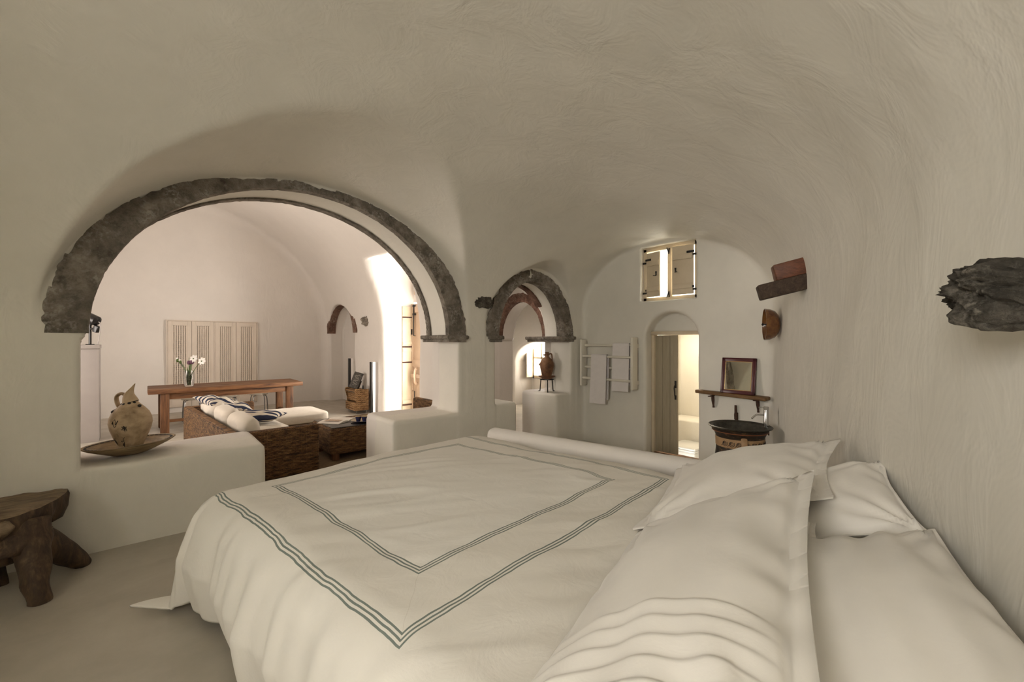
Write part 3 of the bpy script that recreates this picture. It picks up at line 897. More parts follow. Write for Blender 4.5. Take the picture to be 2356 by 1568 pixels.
bc = np.array([5.16, -2.635, 0.0])
ba = thing('wash_basin', 'dark metal basin set on a painted clay urn in the corner', 'basin', tuple(bc))
M['basin_metal'] = noisy('dark_patinated_metal', [(0.3, (0.03, 0.027, 0.022)), (0.7, (0.085, 0.078, 0.062))], 22, rough=0.42, bump=0.25, metal=0.5)
M['urn_black'] = noisy('black_slip', [(0.45, (0.018, 0.013, 0.010)), (0.60, (0.045, 0.028, 0.016)), (0.72, (0.23, 0.13, 0.055))], 16, (1, 1, 2.5), 0.4, 0.2, detail=5)
M['urn_tan'] = noisy('tan_clay', [(0.3, (0.33, 0.20, 0.10)), (0.7, (0.44, 0.28, 0.145))], 10, rough=0.55, bump=0.1)
M['urn_red'] = mat('terracotta_line', (0.30, 0.11, 0.05), 0.5)
part('bowl', lathe([(0.02, 0.42), (0.12, 0.44), (0.20, 0.52), (0.245, 0.62), (0.262, 0.668), (0.305, 0.688), (0.312, 0.698), (0.300, 0.704), (0.262, 0.688), (0.235, 0.63), (0.18, 0.55), (0.10, 0.49), (0.0, 0.48)], bc, 56), M['basin_metal'], ba)
urn = [(0.16, 0.0), (0.18, 0.02), (0.17, 0.06), (0.215, 0.16), (0.242, 0.26), (0.243, 0.36), (0.232, 0.45), (0.228, 0.525), (0.236, 0.59), (0.252, 0.63), (0.272, 0.655), (0.274, 0.668), (0.262, 0.672)]
part('urn', lathe(urn, bc, 56), M['urn_black'], ba)
band = part('painted_band', lathe([(0.2305, 0.485), (0.2345, 0.488), (0.2385, 0.578), (0.2345, 0.582)], bc, 56), M['urn_tan'], ba)
part('red_line', lathe([(0.262, 0.640), (0.268, 0.6405), (0.274, 0.648), (0.270, 0.650)], bc, 56), M['urn_red'], ba)
def spiral_on_urn(a0, zc, s=1):
    pts = []
    for i in range(26):
        t = i / 25
        ang = -s * (t * 4.2 * PI) + 0.6
        rr = 0.027 * (1 - t) + 0.004
        da = rr * math.cos(ang) / 0.24; z = zc + rr * math.sin(ang)
        r = 0.2385
        pts.append(bc + np.array([r * math.cos(a0 + da), r * math.sin(a0 + da), z]))
    a1 = a0 - 0.20
    lead = [bc + np.array([0.2385 * math.cos(a0 + q), 0.2385 * math.sin(a0 + q), zc + z]) for q, z in ((-0.17, -0.028), (-0.10, -0.012), (-0.02, 0.022))]
    return join(tube(smooth_path(pts, 50), 0.0026, 5), tube(smooth_path(lead, 10), 0.0026, 5))
sp = [spiral_on_urn(PI + 0.35 + k * 0.30, 0.534) for k in range(-2, 6)]
part('spiral_pattern', join(*sp), M['urn_black'], band)
ha = math.radians(211)
hd = np.array([math.cos(ha), math.sin(ha), 0]); hs_ = np.array([-hd[1], hd[0], 0])
part('urn_handle', tube(smooth_path([bc + hd * 0.234 + [0, 0, 0.60], bc + hd * 0.262 + [0, 0, 0.56], bc + hd * 0.275 + [0, 0, 0.47], bc + hd * 0.25 + [0, 0, 0.36]], 14), 0.03, 12, True, (1, 0.45)), M['urn_tan'], ba)
tp = bc + np.array([0.155, -0.205, 0.0])
tap = thing('tap', 'chrome single-lever tap standing on the basin rim', 'tap', (tp[0], tp[1], 0.69))
part('body', lathe([(0.0, 0.685), (0.033, 0.685), (0.033, 0.694), (0.025, 0.696), (0.025, 0.865), (0.024, 0.867), (0.024, 0.871), (0.026, 0.873), (0.026, 0.905), (0.0, 0.906)], tp, 24), M['chrome'], tap)
sd = np.array([-0.72, 0.69, 0.0])
part('spout', tube(smooth_path([tp + [0, 0, 0.815], tp + sd * 0.07 + [0, 0, 0.822], tp + sd * 0.105 + [0, 0, 0.818], tp + sd * 0.15 + [0, 0, 0.78]], 18), 0.0085, 12), M['chrome'], tap)
part('lever', tube([tp + [0, 0, 0.893], tp + sd * 0.075 + [0, 0, 0.899]], 0.0045, 8), M['chrome'], tap)
part('drain_pin', tube([tp + sd * -0.02 + np.array([0.02, 0, 0.67]), tp + sd * -0.02 + np.array([0.02, 0, 0.60])], 0.006, 8), M['iron'], tap)

# ------------------------------------------------------------------ clay jar on plate and tripod, on the low wall of the small arch
M['terracotta'] = noisy('old_terracotta', [(0.3, (0.05, 0.022, 0.011)), (0.5, (0.18, 0.082, 0.036)), (0.72, (0.29, 0.16, 0.08))], 7, rough=0.7, bump=0.3, detail=7)
M['rust_plate'] = noisy('rust_clay', [(0.3, (0.10, 0.042, 0.02)), (0.7, (0.23, 0.10, 0.045))], 9, rough=0.7, bump=0.2)
jc = np.array([5.275, 0.36, 0.785])
ts = thing('iron_tripod', 'small black iron tripod on the low wall of the small arch', 'stand', tuple(jc))
def torus(c, R, r, n=32, m=8):
    return tube([np.array(c) + [R * math.cos(2 * PI * k / n), R * math.sin(2 * PI * k / n), 0] for k in range(n + 1)], r, m, False)
part('ring', torus(jc + [0, 0, 0.20], 0.105, 0.008), M['iron'], ts)
for k in range(3):
    a = math.radians(230 + 120 * k)
    d = np.array([math.cos(a), math.sin(a), 0])
    part('leg', tube(smooth_path([jc + d * 0.105 + [0, 0, 0.20], jc + d * 0.115 + [0, 0, 0.10], jc + d * 0.125 + [0, 0, 0.012], jc + d * 0.155 + [0, 0, 0.006]], 12), 0.0085, 8), M['iron'], ts)
pz_ = 0.209
single('clay_plate', lathe([(0.0, pz_), (0.075, pz_), (0.085, pz_ + 0.012), (0.135, pz_ + 0.038), (0.143, pz_ + 0.046), (0.130, pz_ + 0.046), (0.08, pz_ + 0.02), (0.0, pz_ + 0.018)], jc, 40), M['rust_plate'], 'rust-coloured clay plate on the iron tripod', 'plate')
j2 = jc + [0, 0, pz_ + 0.019]
jr = thing('clay_jar', 'small brown terracotta spouted jar standing on the clay plate', 'jar', tuple(j2))
part('body', lathe([(0.0, 0), (0.062, 0.0), (0.066, 0.006), (0.082, 0.06), (0.103, 0.13), (0.112, 0.19), (0.108, 0.24), (0.085, 0.29), (0.05, 0.318), (0.036, 0.33), (0.034, 0.35), (0.044, 0.372), (0.03, 0.385), (0.032, 0.395), (0.036, 0.408), (0.030, 0.409), (0.022, 0.39), (0.0, 0.38)], j2, 40), M['terracotta'], jr)
lft = np.array([-0.7552, 0.6555, 0.0])
part('handle', tube(smooth_path([j2 - lft * 0.030 + [0, 0, 0.375], j2 - lft * 0.068 + [0, 0, 0.382], j2 - lft * 0.082 + [0, 0, 0.345], j2 - lft * 0.085 + [0, 0, 0.27]], 16), 0.011, 10), M['terracotta'], jr)
part('spout', tube(smooth_path([j2 + lft * 0.10 + [0, 0, 0.215], j2 + lft * 0.128 + [0, 0, 0.205]], 5), [0.022, 0.02, 0.017, 0.014, 0.011], 10), M['terracotta'], jr)
part('neck_lug', tube([j2 + lft * 0.03 + [0, 0, 0.36], j2 + lft * 0.062 + [0, 0, 0.366]], [0.014, 0.009], 8), M['terracotta'], jr)

# ------------------------------------------------------------------ the bed
BO = np.array([1.793, -2.15]); ba_ = math.radians(7.0)
BE1 = np.array([math.cos(ba_), math.sin(ba_)])       # across the bed, near side -> far side
BE2 = np.array([math.sin(ba_), -math.cos(ba_)])      # foot -> head
def bed_pt(p, q, z):
    w = BO + BE1 * p + BE2 * q
    return np.array([w[0], w[1], z])
def bed_vec(p, q, z):
    w = BE1 * p + BE2 * q
    return np.array([w[0], w[1], z])

def make_duvet_mat():
    m = mat('white_duvet_cotton', (0.79, 0.745, 0.68), 0.85, 0, 0.2); t = NT(m)
    uv = t.n('ShaderNodeUVMap')
    wob = t.noise(uv.outputs['UV'], 3.0, 3)
    sep = t.n('ShaderNodeSeparateXYZ'); t.l(uv.outputs['UV'], sep.inputs[0])
    wv = t.math('MULTIPLY', t.math('SUBTRACT', wob, 0.5), 0.035)
    a = t.math('ABSOLUTE', t.math('ADD', sep.outputs[0], wv)); b = t.math('ABSOLUTE', t.math('ADD', sep.outputs[1], wv))
    d = t.math('MAXIMUM', a, b)
    lines = None
    for r0 in (0.745, 1.005):
        for k in range(3):
            e = t.math('ABSOLUTE', t.math('SUBTRACT', d, r0 + 0.0155 * k))
            ln = t.math('LESS_THAN', e, 0.0036)
            lines = ln if lines is None else t.math('MAXIMUM', lines, ln)
    seam = t.math('LESS_THAN', t.math('ABSOLUTE', t.math('SUBTRACT', a, b)), 0.0016)
    seam = t.math('MULTIPLY', seam, t.math('MULTIPLY', t.math('GREATER_THAN', d, 0.775), t.math('LESS_THAN', d, 1.005)))
    inner = t.math('LESS_THAN', d, 0.745)
    c = t.mix(t.math('MULTIPLY', inner, 0.8), (0.81, 0.775, 0.715), (0.85, 0.825, 0.78))
    c = t.mix(t.math('MULTIPLY', seam, 0.25), c, (0.5, 0.45, 0.38))
    c = t.mix(lines, c, (0.20, 0.23, 0.21))
    t.col(c)
    nb = t.bump(t.noise(uv.outputs['UV'], 6.0, 5, 0.55, 1.2), 0.22, 0.02)
    mp = t.n('ShaderNodeMapping'); t.l(uv.outputs['UV'], mp.inputs[0]); mp.inputs['Scale'].default_value = (6, 22, 1); mp.inputs['Rotation'].default_value = (0, 0, 0.5)
    nb = t.bump(t.noise(mp.outputs[0], 1.6, 4, 0.6, 0.8), 0.10, 0.012, nb)
    t.nor(nb)
    return m
M['duvet'] = make_duvet_mat()

def make_duvet():
    nu, nv = 250, 240
    A = np.linspace(-1.64, 1.50, nu); B = np.linspace(-1.58, 1.62, nv)
    pn, qf = -0.95, -0.90                        # where the near side and the foot begin to fall
    R = 0.18
    verts, uvs = [], []
    for a in A:
        for b in B:
            sa = max(0.0, pn - a); sb = max(0.0, qf - b)
            s = math.hypot(sa, sb)
            top = 0.660 + 0.035 * math.exp(-((a / 0.9) ** 2 + (b / 0.9) ** 2)) + 0.022 * nz((a, b, 0), 1.1, 3) + 0.010 * nz((a, b, 0), 3.1, 8)
            # pulled creases in the cotton
            ca, sb_ = a * 0.85 + b * 0.53, -a * 0.53 + b * 0.85
            cr = nz((ca * 1.6, sb_ * 5.5, 0.3), 1.0, 17)
            top += 0.013 * max(0.0, 0.30 - abs(cr)) / 0.30 * (0.5 + nz((a, b, 1), 1.7, 23)) + 0.005 * nz((ca * 3, sb_ * 11, 0), 1.0, 31)
            # soft pad and dent along the far ledge
            far = max(0.0, a - 0.98)
            top -= 0.55 * far * far
            p, q, z = a, b, top
            if s > 0:
                L = 0.71 + 0.02 * math.sin(3 * b + 1) if sb == 0 else 0.72
                ang = math.atan2(sb, sa)
                corner = math.sin(2 * ang) if (sa > 0 and sb > 0) else 0.0
                ss = s
                if ss < R * 1.25:
                    th = ss / R
                    out = R * math.sin(th); down = R * (1 - math.cos(th))
                else:
                    th = 1.25
                    out = R * math.sin(th) + (ss - R * th) * math.cos(th) * 0.55
                    down = R * (1 - math.cos(th)) + (ss - R * th) * 0.985
                # belly of the filling, folds that grow downwards
                dn = min(1.0, down / 0.6)
                along = b if sb == 0 else (-a if sa == 0 else b + ang * 1.2)
                dn_ = dn ** 0.65
                fold = 0.024 * dn_ * math.sin(along * 17 + 2.5 * nz((along, 0, 0), 2.0, 2)) + 0.034 * dn * math.sin(along * 7.3 + 1.0) + 0.012 * dn_ * math.sin(along * 37 + 4 * nz((along, 1, 0), 3.0, 5)) + 0.010 * dn_ * nz((along * 9, ss * 2, 0), 1.0, 9)
                if sa > 0 and sb > 0: fold *= 1.0 + 0.4 * corner
                belly = 0.035 * math.sin(PI * min(1, down / 0.66))
                tuck = -0.10 * max(0, dn - 0.55) / 0.45
                out += belly + fold + (tuck if corner < 0.3 else tuck * (1 - corner))
                # the loose corner kicks outwards
                out += 0.04 * corner * max(0, dn - 0.35)
                z = top - down
                if z < 0.035:
                    out += (0.035 - z) * 0.75
                    z = 0.035 + 0.008 * math.sin(along * 20)
                # rotate the corner towards the near side
                if sa > 0 and sb > 0:
                    ang2 = ang * (1 - 0.45 * max(0, dn - 0.4) )
                else: ang2 = ang
                p = (pn if sa > 0 else a) - out * math.cos(ang2) if sa > 0 else a
                q = (qf if sb > 0 else b) - out * math.sin(ang2) if sb > 0 else b
            verts.append(bed_pt(p, q, z)); uvs.append((a, b))
    return np.array(verts), grid_faces(nu, nv), np.array(uvs)

bed = thing('bed', 'wide low bed under the white duvet', 'bed', (BO[0], BO[1], 0.0))
part('mattress', obox(bed_pt(0.19, 0.20, 0.46), bed_vec(1.14, 0, 0), bed_vec(0, 1.10, 0), (0, 0, 0.145), 0.07, 4), M['pillow'], bed)
part('base', obox(bed_pt(0.19, 0.20, 0.155), bed_vec(1.08, 0, 0), bed_vec(0, 1.05, 0), (0, 0, 0.155), 0.02), M['plaster_smooth'], bed)
dv = make_duvet()
duv = part('duvet', dv, M['duvet'], None, loc=tuple(bed_pt(0, 0, 0.6)), sharp=None)
tag(duv, 'puffy white duvet with two grey-green triple-stripe frames', 'duvet')
sm = duv.modifiers.new('thickness', 'SOLIDIFY'); sm.thickness = 0.012; sm.offset = -1

def pillow(c00, c10, c11, c01, T, flange=0.035, N=56, seed=0, tucks=None, pinch=0.075, amp=1.3, k=2.2, Ns=None):
    """c00,c10 lower edge; c01,c11 upper edge; bulges along the patch normal"""
    c00, c10, c11, c01 = (np.array(q, float) for q in (c00, c10, c11, c01))
    nrm = np.cross(c10 - c00, c01 - c00); nrm /= np.linalg.norm(nrm)
    if nrm[2] < 0: nrm = -nrm
    ls = np.linalg.norm(c10 - c00); lt = np.linalg.norm(c01 - c00)
    fs, ft = flange / ls, flange / lt
    S = np.concatenate([[-fs, -fs * 0.4], np.linspace(0, 1, Ns or N), [1 + fs * 0.4, 1 + fs]])
    Tt = np.concatenate([[-ft, -ft * 0.4], np.linspace(0, 1, N), [1 + ft * 0.4, 1 + ft]])
    n = len(Tt); ns = len(S)
    front, back = [], []
    for s in S:
        for t in Tt:
            cs, ct = min(max(s, 0), 1), min(max(t, 0), 1)
            es, et = abs(2 * cs - 1), abs(2 * ct - 1)
            # edges drawn in between the corners
            s2 = 0.5 + (s - 0.5) * (1 - pinch * (1 - et ** 2)); t2 = 0.5 + (t - 0.5) * (1 - pinch * 1.3 * (1 - es ** 2))
            P = c00 * (1 - s2) * (1 - t2) + c10 * s2 * (1 - t2) + c11 * s2 * t2 + c01 * (1 - s2) * t2
            h = T * (max(0, 1 - es ** k) ** 0.62) * (max(0, 1 - et ** k) ** 0.62)
            rim = math.exp(-6 * min(1 - es, 1 - et))
            w = 0.012 * nz((s * ls * 2.3, t * lt * 2.3, seed), 1.3, seed)
            w += 0.010 * rim * math.sin((cs * ls * 26 if et > es else ct * lt * 26) + 3 * nz((s, t, seed), 3))
            w += 0.016 * nz((s * ls * 1.2 + t * 2.0, t * lt * 5.0, seed + 4), 1.6, seed)
            # creases running in from the corners
            for ci, (sc, tc) in enumerate(((0, 0), (1, 0), (1, 1), (0, 1))):
                dx, dy = (cs - sc) * ls, (ct - tc) * lt
                rr = math.hypot(dx, dy) + 1e-6
                aa = math.atan2(abs(dy), abs(dx))
                w += 0.020 * math.exp(-rr / 0.16) * (1 - math.exp(-rr / 0.03)) * math.sin(aa * 11 + seed * 1.7 + ci * 2.1)
            inside = (0 < s < 1) and (0 < t < 1)
            wf = w * amp * (1 if inside else 0.25) * (1 - 0.3 * rim)
            tk = 0.0
            if tucks and inside:
                for u in tucks:
                    du = (s - u) * ls
                    tk += 0.006 * math.exp(-(max(0, du) / 0.005) ** 2) * math.exp(-(max(0, -du) / 0.028) ** 2) * min(1, 6 * (1 - et))
            sag = np.array([0, 0, -0.006 * (0 if inside else 1) * (1 + math.sin(s * 9 + t * 7))])
            front.append(P + nrm * (h * 0.62 + wf + tk + 0.0015) + sag)
            back.append(P - nrm * (h * 0.38 + wf * 0.5 + 0.0015) + sag)
    v = np.array(front + back); NN = n * ns
    f = grid_faces(ns, n) + grid_faces(ns, n, True, NN)
    rimv = [i * n for i in range(ns)] + [(ns - 1) * n + j for j in range(1, n)] + [i * n + n - 1 for i in range(ns - 2, -1, -1)] + [j for j in range(n - 2, 0, -1)]
    for a, b in zip(rimv, rimv[1:] + rimv[:1]): f.append([a, b, b + NN, a + NN])
    return weld((v, f), 1e-6)

G = 'pillows heaped at the head of the bed'
single('pillow', pillow((0.72, -3.84, 0.70), (2.10, -3.40, 0.70), (2.36, -3.97, 1.03), (0.98, -4.36, 0.93), 0.215, 0.05, 72, 1, [0.10, 0.14, 0.18, 0.22, 0.26], Ns=230), M['pillow'], 'largest white pillow, with sewn pintucks, nearest in the picture', 'pillow', G, sharp=None)
single('pillow', pillow((2.16, -3.37, 0.705), (3.20, -3.02, 0.70), (3.26, -3.86, 1.02), (2.44, -4.02, 0.955), 0.19, 0.05, 60, 2), M['pillow'], 'white flanged pillow leaning beyond the pintucked one, below the basin', 'pillow', G, sharp=None)
single('pillow', pillow((2.26, -3.74, 0.70), (3.00, -3.55, 0.70), (2.97, -4.14, 1.03), (2.44, -4.35, 0.91), 0.19, 0.012, 56, 3), M['pillow'], 'white pillow at the back touching the right wall', 'pillow', G, sharp=None)
single('pillow', pillow((1.02, -4.18, 0.74), (2.22, -3.86, 0.77), (2.45, -4.36, 0.92), (1.25, -4.86, 0.82), 0.23, 0.012, 70, 4), M['pillow'], 'plump creased white pillow in the bottom right corner of the picture', 'pillow', G, sharp=None)
single('pillow', pillow((1.95, -3.62, 0.70), (2.42, -3.52, 0.70), (2.52, -3.98, 0.86), (2.05, -4.10, 0.86), 0.13, 0.03, 44, 5), M['pillow'], 'small white pillow half hidden between the two front pillows', 'pillow', G, sharp=None)

# ------------------------------------------------------------------ jug on a platter, near parapet
M['jug_clay'] = noisy('painted_jug_clay', [(0.27, (0.05, 0.034, 0.02)), (0.36, (0.27, 0.19, 0.11)), (0.52, (0.47, 0.35, 0.22)), (0.75, (0.58, 0.45, 0.30))], 5.5, (1, 1, 1.4), 0.75, 0.25, detail=9, dist=0.4)
M['jug_paint'] = mat('dark_slip_paint', (0.022, 0.016, 0.012), 0.6)
M['basket'] = noisy('olive_brown_clay', [(0.3, (0.14, 0.095, 0.05)), (0.55, (0.28, 0.20, 0.105)), (0.75, (0.38, 0.28, 0.16))], 8, (1, 1, 6), 0.7, 0.4, detail=6)
pc = np.array([0.245, 0.39, 0.648])
pl = thing('platter', 'wide shallow brown platter on the near parapet', 'platter', tuple(pc))
TL = rotm('X', -2.0) @ rotm('Y', -3.0)
part('dish', lathe([(0.0, 0.0), (0.12, 0.0), (0.17, 0.02), (0.27, 0.066), (0.30, 0.084), (0.31, 0.093), (0.30, 0.096), (0.27, 0.085), (0.24, 0.068), (0.16, 0.032), (0.11, 0.014), (0.0, 0.012)], pc, 64, TL), M['basket'], pl)
rimmarks = []
for k in range(44):
    a = 2 * PI * k / 44
    u = np.array([math.cos(a), math.sin(a), 0])
    rimmarks.append(obox((TL @ (u * 0.281 + [0, 0, 0.0905])) + pc, TL @ (u * 0.010), TL @ (np.array([-u[1], u[0], 0]) * 0.012), TL @ np.array([0, 0, 0.0016])))
tag(part('rim_marks', join(*rimmarks), M['jug_paint'], pl, smooth=False), kind='stuff')
for rr, zz in ((0.255, 0.078), (0.205, 0.052)):
    part('painted_ring', lathe([(rr, zz - 0.002), (rr + 0.006, zz + 0.0015), (rr + 0.006, zz - 0.003)], pc, 64, TL), M['jug_paint'], pl)
JG = pc + TL @ np.array([0.0, -0.005, 0.014])
tl = rotm('Y', 0) @ rotm('X', 0)
JR = np.array([0.7552, -0.6555, 0.0]); JD = np.array([0.6555, 0.7552, 0.0])   # jug profile plane
jg = thing('clay_jug', 'big beaked clay jug with dark painted dots on the near parapet', 'jug', tuple(JG))
jp = [(0.0, 0.0), (0.068, 0.0), (0.076, 0.008), (0.10, 0.06), (0.134, 0.14), (0.158, 0.205), (0.168, 0.255), (0.164, 0.30), (0.142, 0.35), (0.108, 0.39), (0.076, 0.42), (0.052, 0.448)]
bodyv, bodyf = lathe(jp, JG, 48)
part('body', (bodyv, bodyf), M['jug_clay'], jg)
# neck bends up into a cut-away beak
nk = smooth_path([JG + JR * 0.0 + [0, 0, 0.435], JG - JR * 0.012 + [0, 0, 0.475], JG - JR * 0.018 + [0, 0, 0.505]], 8)
nv_, nf_ = tube(nk, np.linspace(0.066, 0.043, 8), 24, False)
part('neck', (nv_, nf_), M['jug_clay'], jg)
bk = []
n = 24
for j in range(9):
    t = j / 8
    for k in range(n):
        a = 2 * PI * k / n
        r = 0.043 - 0.006 * t
        lean = 0.035 * t * t
        up = 0.020 + (0.085 * ((1 + math.cos(a)) / 2) ** 1.6) * 1.0
        x = r * math.cos(a) * (1 - 0.25 * t) + lean * ((1 + math.cos(a)) / 2)
        y = r * math.sin(a) * (1 - 0.55 * t * ((1 + math.cos(a)) / 2))
        bk.append(JG - JR * 0.018 + [0, 0, 0.503 + up * t] + JR * x + JD * y)
part('beak', (np.array(bk), grid_faces(9, n, True) + [[j * n + n - 1, (j + 1) * n + n - 1, (j + 1) * n, j * n] for j in range(8)]), M['jug_clay'], jg)
part('handle', tube(smooth_path([JG - JR * 0.055 + [0, 0, 0.505], JG - JR * 0.095 + [0, 0, 0.515], JG - JR * 0.135 + [0, 0, 0.49], JG - JR * 0.135 + [0, 0, 0.44], JG - JR * 0.105 + [0, 0, 0.385]], 22), np.linspace(0.018, 0.024, 22), 12, True, (1, 0.7)), M['jug_clay'], jg)
def on_jug(ang, z, lift=0.0):
    rs = np.interp(z, [q[1] for q in jp], [q[0] for q in jp])
    d = -JD * math.cos(ang) + JR * math.sin(ang)
    return JG + d * (rs + lift) + [0, 0, z], d
for ang, z in ((-0.75, 0.428), (-0.15, 0.43), (0.55, 0.436), (1.2, 0.44)):
    p, d = on_jug(ang, z)
    s = np.cross([0, 0, 1.0], d); u = np.array([0, 0, 1.0]) * 0.75 - d * 0.66
    part('painted_dot', rock(p, np.stack([s * 0.014, u * 0.012, d * 0.005], 1), 1, 2, 0.05), M['jug_paint'], jg)
part('painted_ring', tube([on_jug(a, 0.462 if False else 0.449, 0.002)[0] for a in np.linspace(-PI, PI, 30)], 0.003, 6), M['jug_paint'], jg)
part('painted_patch', tube([on_jug(a, 0.362 + 0.03 * (a + 0.9) ** 2, 0.001)[0] for a in np.linspace(-1.6, -0.7, 12)], 0.012, 8), M['jug_paint'], jg)
p, d = on_jug(1.45, 0.40)
part('lug', rock(p + [0, 0, 0.008], (0.016, 0.016, 0.014), 3, 2, 0.1), M['jug_paint'], jg)
jg.scale = (0.87, 0.87, 0.95)
cracks = []
for k, (a0, z0) in enumerate(((-0.15, 0.27), (0.35, 0.235), (0.1, 0.09), (-0.5, 0.10))):
    r = random.Random(k + 3)
    for _ in range(5):
        aa = a0 + r.uniform(-0.14, 0.14); zz = z0 + r.uniform(-0.02, 0.03)
        pts = [on_jug(aa + i * r.uniform(0.03, 0.07), zz + i * r.uniform(-0.014, 0.012), 0.0005)[0] for i in range(4)]
        cracks.append(tube(smooth_path(pts, 8), 0.0022, 5))
tag(part('chipped_paint', join(*cracks), M['jug_paint'], jg), kind='stuff')

# ------------------------------------------------------------------ tree-trunk table at the left
st = thing('stump_table', 'rough dark tree-root table standing by the left wall', 'table', (-0.36, -0.42, 0.0))
def slab():
    n, m = 72, 7
    out = [(-0.085, -0.10), (-0.12, -0.32), (-0.20, -0.50), (-0.36, -0.62), (-0.55, -0.66), (-0.72, -0.50), (-0.74, -0.28), (-0.62, -0.12), (-0.45, -0.085), (-0.28, -0.045), (-0.16, -0.05)]
    loop = smooth_path(out + [out[0]] , n + 1)[:n] if False else None
    pts = [np.array([*q, 0.0]) for q in out]
    P = []
    k = len(pts)
    for i in range(n):
        u = i / n * k; a = int(u); t = u - a
        p0, p1, p2, p3 = pts[(a - 1) % k], pts[a % k], pts[(a + 1) % k], pts[(a + 2) % k]
        P.append(0.5 * ((2 * p1) + (p2 - p0) * t + (2 * p0 - 5 * p1 + 4 * p2 - p3) * t * t + (3 * p1 - p0 - 3 * p2 + p3) * t ** 3))
    c = np.array([-0.40, -0.33, 0.0])
    v = []
    prof = [(0.0, 0.545), (0.5, 0.547), (0.9, 0.545), (0.985, 0.535), (1.0, 0.505), (0.97, 0.44), (0.86, 0.375), (0.55, 0.345), (0.0, 0.34)]
    for fr, z in prof:
        for i in range(n):
            w = 1 + 0.05 * nz((i * 0.35, fr, 0), 1.0, 3) * (fr > 0.6) + (0.10 * nz((i * 0.5, z * 9, 2), 1.0, 5) if z < 0.53 and fr > 0.5 else 0)
            q = c + (P[i] - c) * fr * w
            v.append((q[0], q[1], z + (0.012 * nz(q, 9, 1) if z > 0.5 else 0.03 * nz(q, 8, 2) if fr > 0.3 else 0)))
    f = []
    for j in range(len(prof) - 1):
        for i in range(n): f.append([j * n + i, (j + 1) * n + i, (j + 1) * n + (i + 1) % n, j * n + (i + 1) % n])
    return weld((np.array(v), f), 1e-5)
sv, sf = slab()
so = part('top', (sv, sf), M['stump'], st, sharp=45)
so.data.materials.append(M['stump_top'])
for pgn in so.data.polygons:
    if pgn.normal.z > 0.8 and pgn.center.z > 0.5: pgn.material_index = 1
def trunk_leg(pts, rs, seed):
    v, f = tube(smooth_path(pts, 22), np.interp(np.linspace(0, 1, 22), np.linspace(0, 1, len(rs)), rs), 20)
    v = np.array([p + 0.018 * np.array([nz(p, 11, seed), nz(p, 11, seed + 2), 0.3 * nz(p, 11, seed + 4)]) for p in v])
    v[:, 2] = np.maximum(v[:, 2], 0.001)
    return v, f
part('leg', trunk_leg([(-0.26, -0.44, 0.43), (-0.22, -0.52, 0.27), (-0.19, -0.60, 0.14), (-0.168, -0.648, -0.02)], [0.13, 0.085, 0.066, 0.056], 1), M['stump'], st, sharp=60)
part('leg', trunk_leg([(-0.30, -0.38, 0.36), (-0.19, -0.30, 0.24), (-0.08, -0.225, 0.11), (0.0, -0.19, -0.01)], [0.10, 0.095, 0.072, 0.05], 2), M['stump'], st, sharp=60)
part('leg', trunk_leg([(-0.48, -0.30, 0.38), (-0.46, -0.24, 0.24), (-0.43, -0.20, 0.12), (-0.415, -0.18, -0.01)], [0.10, 0.075, 0.06, 0.055], 3), M['stump'], st, sharp=60)
part('root_body', rock((-0.37, -0.40, 0.335), (0.22, 0.20, 0.12), 5, 4, 0.25, 1.8), M['stump'], st, sharp=60)
part('knot', rock((-0.33, -0.605, 0.475), (0.05, 0.03, 0.045), 7, 3, 0.3, 1.8), M['stump_top'], st, sharp=60)

# ------------------------------------------------------------------ living room: rug, sofa, cushions
def make_wicker(name, dark, mid, light, pitch=195, rib=105):
    m = mat(name, mid, 0.65, 0, 0.3); t = NT(m)
    v = t.coords()
    sep = t.n('ShaderNodeSeparateXYZ'); t.l(v, sep.inputs[0])
    h = t.math('ADD', sep.outputs[0], sep.outputs[1])
    wn = t.math('MULTIPLY', t.noise(v, 12, 3), 0.02)
    zz = t.math('ADD', sep.outputs[2], wn)
    row = t.math('SINE', t.math('MULTIPLY', zz, pitch * 2.0))
    ribs = t.math('SINE', t.math('MULTIPLY', h, rib * 2.0))
    weave = t.math('ADD', t.math('MULTIPLY', row, 0.5), t.math('MULTIPLY', t.math('MULTIPLY', row, ribs), 0.5))
    lo = t.noise(t.coords((5, 5, 22)), 2.0, 5, 0.65)
    k = t.math('ADD', t.math('MULTIPLY', lo, 0.95), t.math('MULTIPLY', weave, 0.13))
    t.col(t.ramp(k, [(0.33, dark), (0.5, mid), (0.68, light)]))
    nb = t.bump(weave, 0.8, 0.010)
    nb = t.bump(lo, 0.5, 0.012, nb)
    t.nor(nb)
    return m
M['wicker'] = make_wicker('dark_woven_wicker', (0.03, 0.014, 0.007), (0.17, 0.085, 0.034), (0.32, 0.18, 0.078))
M['chest_wicker'] = make_wicker('honey_rattan', (0.14, 0.07, 0.028), (0.33, 0.19, 0.085), (0.46, 0.29, 0.14), 70, 70)
M['rug'] = noisy('brown_sisal', [(0.3, (0.10, 0.062, 0.028)), (0.7, (0.19, 0.125, 0.062))], 60, rough=0.9, bump=0.5, bdist=0.006)
single('rug', box(1.75, 3.9, 0.83, 2.6, 0.001, 0.012, 0.004), M['rug'], 'brown sisal rug under the coffee table', 'rug')

